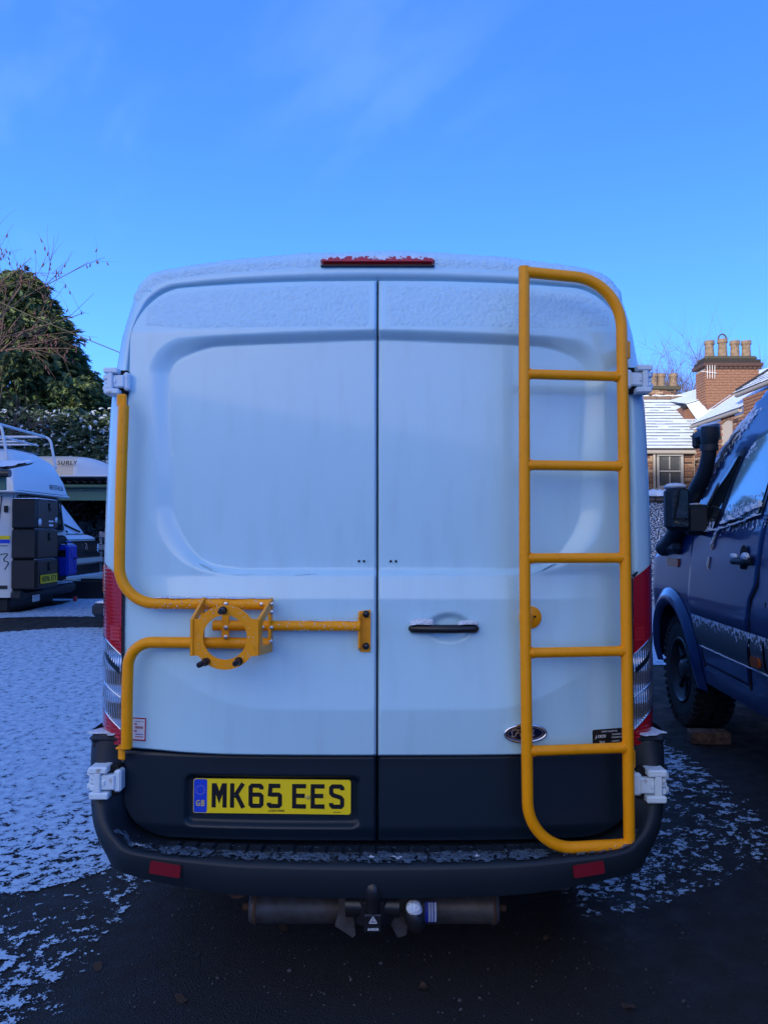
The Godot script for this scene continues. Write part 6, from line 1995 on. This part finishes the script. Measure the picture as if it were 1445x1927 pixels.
func plants() -> void:
	# ivy covered bank behind the shed, dusted with snow
	var bank_y := func(x: float, z: float) -> float:
		var y := 0.6 + 3.9 * ss(-15.2, -18.6, z) + 0.5 * ss(-18.6, -24.0, z)
		return (y + 0.25 * nz(x * 0.012, z * 0.012)) * (0.35 + 0.65 * ss(3.0, -6.0, x))
	tag(put("bank", sheet(60, 30, func(i, j):
		var x := lerpf(-32.0, 4.0, i / 60.0)
		var z := lerpf(-14.6, -26.0, j / 30.0)
		return V(x, bank_y.call(x, z), z)), M.whitened_hill), "steep earth bank behind the shed", "", "", "structure")
	var cols := []
	for c in [lin(0.03, 0.056, 0.034), lin(0.045, 0.08, 0.042), lin(0.06, 0.105, 0.05), lin(0.09, 0.13, 0.065)]:
		cols.append(c.srgb_to_linear())
	var pale := [lin(0.5, 0.56, 0.6).srgb_to_linear(), lin(0.62, 0.7, 0.76).srgb_to_linear()]
	var iv := node("ivy_cover")
	tag(iv, "dense dark ivy covering the bank, dusted with snow", "ground cover", "", "stuff")
	crown(iv, 26000, func(q):
		var x: float = q.randf_range(-16.5, -3.0)
		var z: float = q.randf_range(-15.0, -21.0)
		return [V(x, bank_y.call(x, z) + 0.18 * absf(q.randfn()), z), V(q.randfn(), 0.4, q.randfn() + 0.8)], 1.5, cols, "ivy_leaves", 11)
	crown(iv, 9000, func(q):
		var x: float = q.randf_range(-12.5, -5.0)
		var z := 0.0
		for k in 4:
			z = q.randf_range(-15.2, -18.6)
			if nz(x * 0.02, z * 0.03, 4) + 0.8 * ss(-18.0, -15.8, z) > 0.42:
				break
		return [V(x, bank_y.call(x, z) + 0.26 + 0.12 * absf(q.randfn()), z), V(q.randfn(), 0.1, q.randfn() + 0.8)], 0.7, pale, "ivy_snow", 12)
	conifer(V(-11.6, 3.6, -21.6), 6.0, 3.8, 36000, "broad dark green conifer, foremost of the three on the bank", 21)
	conifer(V(-14.6, 4.2, -23.5), 4.8, 2.2, 9000, "dark conifer at the left edge behind the leafless tree", 22)
	conifer(V(-8.7, 4.0, -23.0), 2.6, 1.9, 9000, "lower rounded conifer on the right of the tall one", 23)
	bare_tree("bare_tree", V(-11.7, 3.4, -17.2), "leafless tree with hanging dark red seed pods, left edge", "", [V(0.5, 1, 0.1), V(0.9, 0.9, 0), V(0.25, 1.2, 0.2), V(1.0, 0.45, 0.2), V(0.2, 1.3, -0.2), V(0.7, 1.1, 0.2)], 4, 3.9, 0.08, 5, M.twig, true)
	bare_tree("bare_shrub", V(-9.8, 2.2, -16.2), "tangle of bare brown stems against the ivy bank, below the conifers", "", [V(0.3, 1, 0), V(-0.6, 0.9, 0.2), V(0.7, 0.7, 0.1), V(-0.9, 0.6, 0), V(0.1, 1, 0.3)], 3, 2.2, 0.04, 9, M.twig, false)
	var ids := [[13.2, -37, 7.0, 31, "bare tree just right of the van, behind the small chimney"], [15.0, -38, 8.4, 32, "tallest bare tree, between the small chimney and the big chimney"], [16.9, -39, 8.0, 33, "bare tree directly behind the big four pot chimney"], [18.6, -37, 7.0, 34, "bare tree right of the big chimney, far behind the roofs"], [11.8, -39, 7.4, 35, "leftmost bare tree, half hidden by the white van"], [14.1, -41, 8.0, 36, "bare tree farthest back, showing between two nearer bare trees"]]
	for t in ids:
		bare_tree("bare_tree", V(t[0], 1.2, t[1]), String(t[4]), "bare trees behind the cottage", [V(0.3, 1, 0.1), V(-0.4, 1, 0.2), V(0.6, 0.8, 0), V(-0.7, 0.8, 0), V(0.1, 1.2, -0.3), V(0.2, 1, 0.5)], 4, t[2] * 0.72, 0.085, t[3], M.twig_pale, false)
	conifer(V(12.2, 1.0, -34.0), 6.3, 2.0, 6000, "dark evergreen behind the small cottage chimney", 41)
	conifer(V(16.4, 1.0, -33.0), 5.0, 2.2, 5000, "low dark evergreen behind the cottage roof, left of the big chimney", 42)

# ---------------------------------------------------------------- ground and far land
func cover_left(x: float, z: float) -> float:
	# distance beyond the line where the unbroken snow begins
	var d := (-(x + 1.22) * 0.62 - (z + 0.78) * 0.78)
	var n := nz(x * 0.02, z * 0.02, 1)
	var n2 := nz(x * 0.07, z * 0.07, 2)
	var c := 0.62 + 0.38 * ss(0.0, 1.9, d) + 0.07 * n
	if d < 0.05 + 0.1 * n2:
		c = 0.44 + 0.1 * n + 0.1 * n2 - 0.35 * ss(-0.95, -0.72, x + 0.08 * n) + 0.16 * ss(-0.55, 0.1, z) * ss(-0.95, -1.2, x)
		c *= ss(-1.7, -0.6, d)  * 0.25 + 0.75
	c *= 1.0 - ss(-1.0, -0.84, x)
	# melted bands where wheels stood and ran
	var b1 := absf(z + 6.55 + 0.25 * sin(x * 1.3) + 0.25 * n) - 0.4 - 0.25 * ss(-3.4, -5.0, x)
	c *= 1.0 - 0.9 * ss(0.12, -0.12, b1)
	var b2 := Vector2((x + 4.7) / 0.7, (z + 5.3) / 0.22).length()
	c *= 1.0 - 0.9 * ss(1.2, 0.8, b2 + 0.2 * n)
	var under := maxf(absf(x + 7.0) - 2.1, absf(z + 8.6) - 0.85)
	c *= 1.0 - 0.95 * ss(0.15, -0.1, under + 0.1 * n2)
	var under2 := maxf(absf(x + 7.4) - 2.1, absf(z + 11.1) - 1.1)
	c *= 1.0 - 0.9 * ss(0.2, -0.1, under2 + 0.1 * n2)
	var under3 := maxf(absf(x + 2.4) - 0.8, z + 6.4)
	c *= 1.0 - 0.9 * ss(0.1, -0.1, under3)
	c *= 1.0 - ss(-12.5, -12.9, z)
	return clampf(c, 0.0, 1.0)

func cover_right(x: float, z: float) -> float:
	var n := nz(x * 0.025, z * 0.025, 5)
	var n2 := nz(x * 0.08, z * 0.08, 6)
	var lower := z + 0.55 + 0.42 * (x - 1.1) + 0.2 * n   # nearer than this is clear
	var upper := x - (2.02 + 0.1 * n)
	var c := 0.5 + 0.16 * n + 0.14 * n2
	c *= 1.0 - ss(-0.1, 0.12, lower)
	c *= 1.0 - ss(-0.25, 0.1, upper)
	c *= ss(0.5, 0.85, x)
	var p := Vector2((x - 1.13) / 0.1, (z - 0.3) / 0.12).length()
	c = maxf(c, 0.5 * ss(1.3, 0.5, p))
	p = Vector2((x - 1.5) / 0.12, (z + 0.3) / 0.07).length()
	c = maxf(c, 0.42 * ss(1.3, 0.5, p))
	return clampf(c, 0.0, 1.0)

func ground() -> void:
	var ax := func(u: float, near: float, far: float) -> float: return signf(u) * (absf(u) * near + pow(absf(u), 5.0) * far)
	tag(put("ground", sheet(220, 220, func(i, j):
		var x: float = ax.call(i / 110.0 - 1.0, 9.0, 240.0)
		var z: float = -ax.call(j / 110.0 - 1.0, 9.0, 240.0) - 2.0
		return V(x, gh(x, z), z)), M.asphalt), "dark damp asphalt yard", "", "", "structure")
	tag(put("snow", sheet(240, 420, func(i, j):
		var x := lerpf(-9.0, -0.8, pow(i / 240.0, 0.7))
		var z := lerpf(1.2, -13.0, pow(j / 420.0, 1.4))
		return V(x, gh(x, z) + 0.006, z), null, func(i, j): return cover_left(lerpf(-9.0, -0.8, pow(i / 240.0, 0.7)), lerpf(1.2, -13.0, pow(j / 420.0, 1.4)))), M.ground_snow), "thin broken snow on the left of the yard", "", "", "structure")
	tag(put("snow", sheet(120, 260, func(i, j):
		var x := lerpf(0.5, 2.7, i / 120.0)
		var z := lerpf(0.7, -5.0, j / 260.0)
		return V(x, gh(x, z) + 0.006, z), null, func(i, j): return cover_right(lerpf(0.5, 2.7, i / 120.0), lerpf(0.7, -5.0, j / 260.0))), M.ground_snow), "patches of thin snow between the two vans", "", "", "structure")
	tag(put("far_snow", sheet(40, 40, func(i, j):
		var x := lerpf(2.5, 9.0, i / 40.0)
		var z := lerpf(-5.2, -16.0, j / 40.0)
		return V(x, gh(x, z) + 0.006, z), null, func(i, j): return 0.9), M.ground_snow), "thin snow before the garden wall", "", "", "structure")
	tag(put("far_snow", sheet(90, 90, func(i, j):
		var x := lerpf(-32.0, 32.0, i / 90.0)  # unseen snow sheet, added to bounce skylight onto the van doors
		var z := lerpf(38.0, 3.4, j / 90.0)
		return V(x, gh(x, z) + 0.008, z), null, func(i, j): return 0.95 * ss(90, 86, j)), M.ground_snow), "unseen snow behind the photographer, added to brighten the van doors", "", "", "structure")
	# loose grit and a few stones and leaves on the asphalt
	var r := RandomNumberGenerator.new()
	r.seed = 77
	var st := begin()
	for k in 800:
		var x := r.randf_range(-1.6, 1.6)
		var z := r.randf_range(-0.9, 0.45)
		var s := r.randf_range(0.0012, 0.0042) * (1.0 + 1.2 * pow(r.randf(), 12.0))
		bx(st, V(x, gh(x, z) + s * 0.4, z), V(s * 2, s * 1.2, s * 1.6), s * 0.5, Basis(V(r.randf(), r.randf(), 0.1).normalized(), r.randf_range(0, TAU)))
	tag(put("grit", done(st), M.stone), "loose grit scattered over the asphalt", "", "", "stuff")
	var spots := [[-0.62, 0.08, "small brown leaf on bare asphalt, left of the silencer"], [-0.35, -0.35, "brown leaf in the dark below the silencer's left end"], [0.15, 0.02, "brown leaf below the blue label of the silencer"], [0.78, 0.12, "rightmost brown leaf on the clear asphalt at lower right"], [0.62, -0.28, "brown leaf below the right bumper reflector"], [-0.95, -0.1, "leftmost brown leaf, at the edge of the snow patches"]]
	for p in spots:
		var lf := put("fallen_leaf", sheet(6, 4, func(i, j): return V((i / 6.0 - 0.5) * 0.05, 0.004 + 0.006 * sin(i * 0.9 + p[0] * 9), -(j / 4.0 - 0.5) * 0.03 * sin(PI * (i + 0.3) / 6.8))), M.leaf_litter)
		lf.position = V(p[0], gh(p[0], p[1]) + 0.004, p[1])
		lf.rotation.y = p[0] * 11.0
		tag(lf, p[2], "leaf", "leaves on the asphalt")
	wood_block("wood_block", V(2.15, gh(2.15, -2.5), -2.5), V(0.25, 0.08, 0.12), -0.08, "rough wooden block lying by the blue van's front wheel")
	wood_block("wood_block", V(-3.22, 0.16, -6.05), V(0.2, 0.12, 0.14), 0.2, "brown wooden block by the dark car's rear wheel")

func hills() -> void:
	# unseen hillside, ridge shaped to shade the yard, whitened to brighten the van doors
	var s := V(-0.51, 0, 0.86)
	var a := V(0.86, 0, 0.51)
	tag(put("hillside", sheet(60, 24, func(i, j):
		var t := lerpf(-150.0, 150.0, i / 60.0)
		var d := lerpf(30.0, 110.0, j / 24.0)
		var h := 15.5 * ss(32.0, 62.0, d) + 4.0 * ss(62, 110, d) + 1.6 * nz(t * 0.0006, d * 0.0006) * ss(32, 60, d)
		var p := s * d + a * t
		return V(p.x, h - 0.3, p.z)), M.whitened_hill), "unseen hillside behind the photographer, whitened to bounce light onto the van", "", "", "structure")
	tag(put("far_hills", sheet(80, 6, func(i, j):
		var an := lerpf(-1.5, 1.5, i / 80.0)
		var d := lerpf(120.0, 210.0, j / 6.0)
		return V(sin(an) * d, (6.0 + 3.0 * nz(an * 0.03, 3)) * ss(120, 160, d) - 0.5, -cos(an) * d)), M.whitened_hill), "low hills beyond the houses", "", "", "structure")

func clouds() -> Image:
	var n := FastNoiseLite.new()
	n.frequency = 1.0
	n.fractal_octaves = 5
	n.seed = 8
	n.domain_warp_enabled = true
	n.domain_warp_amplitude = 0.35
	n.domain_warp_frequency = 1.4
	var w := 1024
	var h := 512
	var im := Image.create(w, h, false, Image.FORMAT_RGBAF)
	for j in h / 2:
		var el := PI / 2 - PI * (j + 0.5) / h
		for i in w:
			var az := TAU * (i + 0.5) / w
			var d := V(sin(az) * cos(el), sin(el), -cos(az) * cos(el))
			var p := d / (d.y + 0.12)
			var v := n.get_noise_2d((p.x * 0.8 - p.z * 0.6) * 5.0 + 4.0, (p.x * 0.6 + p.z * 0.8) * 1.6)
			var c := n.get_noise_2d(p.x * 0.35 + 9.0, p.z * 0.3 + 2.0)
			var bank := exp(-Vector2((p.x + 0.02) / 0.22, (p.z + 1.3) / 0.3).length_squared()) + 0.8 * exp(-Vector2((p.x - 0.02) / 0.2, (p.z + 1.06) / 0.07).length_squared())
			var a := (0.1 + 0.9 * ss(-0.2, 0.45, v)) * maxf(ss(0.1, 0.5, c), bank) * ss(0.05, 0.4, d.y)
			im.set_pixel(i, j, Color(0.8, 0.9, 1.0, a * 0.5))
	return im

func _ready() -> void:
	# camera
	var cam := Camera3D.new()
	cam.name = "camera"
	add_child(cam)
	cam.position = V(0.022, 1.48, 2.52)
	cam.rotation.x = atan(38.5 / 1428.0)
	cam.fov = rad_to_deg(2.0 * atan(963.5 / 1428.0))
	cam.near = 0.05
	cam.far = 600.0
	cam.current = true
	# sky and exposure
	var sky := ProceduralSkyMaterial.new()
	sky.sky_top_color = lin(0.029, 0.113, 0.39)
	sky.sky_horizon_color = lin(0.175, 0.56, 1.95)
	sky.sky_energy_multiplier = 1.1
	sky.sky_curve = 0.16
	sky.ground_bottom_color = lin(0.05, 0.06, 0.08)
	sky.ground_horizon_color = lin(0.2, 0.4, 0.6)
	sky.sun_angle_max = 88.0
	sky.sun_curve = 0.6
	sky.sky_cover = ImageTexture.create_from_image(clouds())
	sky.sky_cover_modulate = Color(1, 1, 1, 0.075)
	var env := Environment.new()
	env.background_mode = Environment.BG_SKY
	env.sky = Sky.new()
	env.sky.sky_material = sky
	env.tonemap_mode = Environment.TONE_MAPPER_LINEAR
	env.tonemap_exposure = 1.88
	env.sdfgi_enabled = true
	env.ssao_enabled = true
	env.ssil_enabled = true
	var we := WorldEnvironment.new()
	we.name = "world"
	we.environment = env
	add_child(we)
	# a low winter sun behind the photographer's left shoulder
	var sun := DirectionalLight3D.new()
	sun.name = "sun"
	add_child(sun)
	var el := deg_to_rad(9.0)
	var to := V(-0.51 * cos(el), sin(el), 0.86 * cos(el)).normalized()
	sun.look_at_from_position(to * 50.0, Vector3.ZERO)
	sun.light_color = Color(1.0, 0.96, 0.9)
	sun.light_energy = 1.1
	sun.light_angular_distance = 0.5
	sun.shadow_enabled = true
	rng.seed = 12
	fn1.seed = 4
	fn1.frequency = 0.1
	fn1.fractal_octaves = 3
	materials()
	ground()
	hills()
	open_shed()
	cottages()
	plants()
	white_van()
	blue_van()
	high_top_camper()
	old_van()
	jerry_can()
	dark_car()
	yard_clutter()
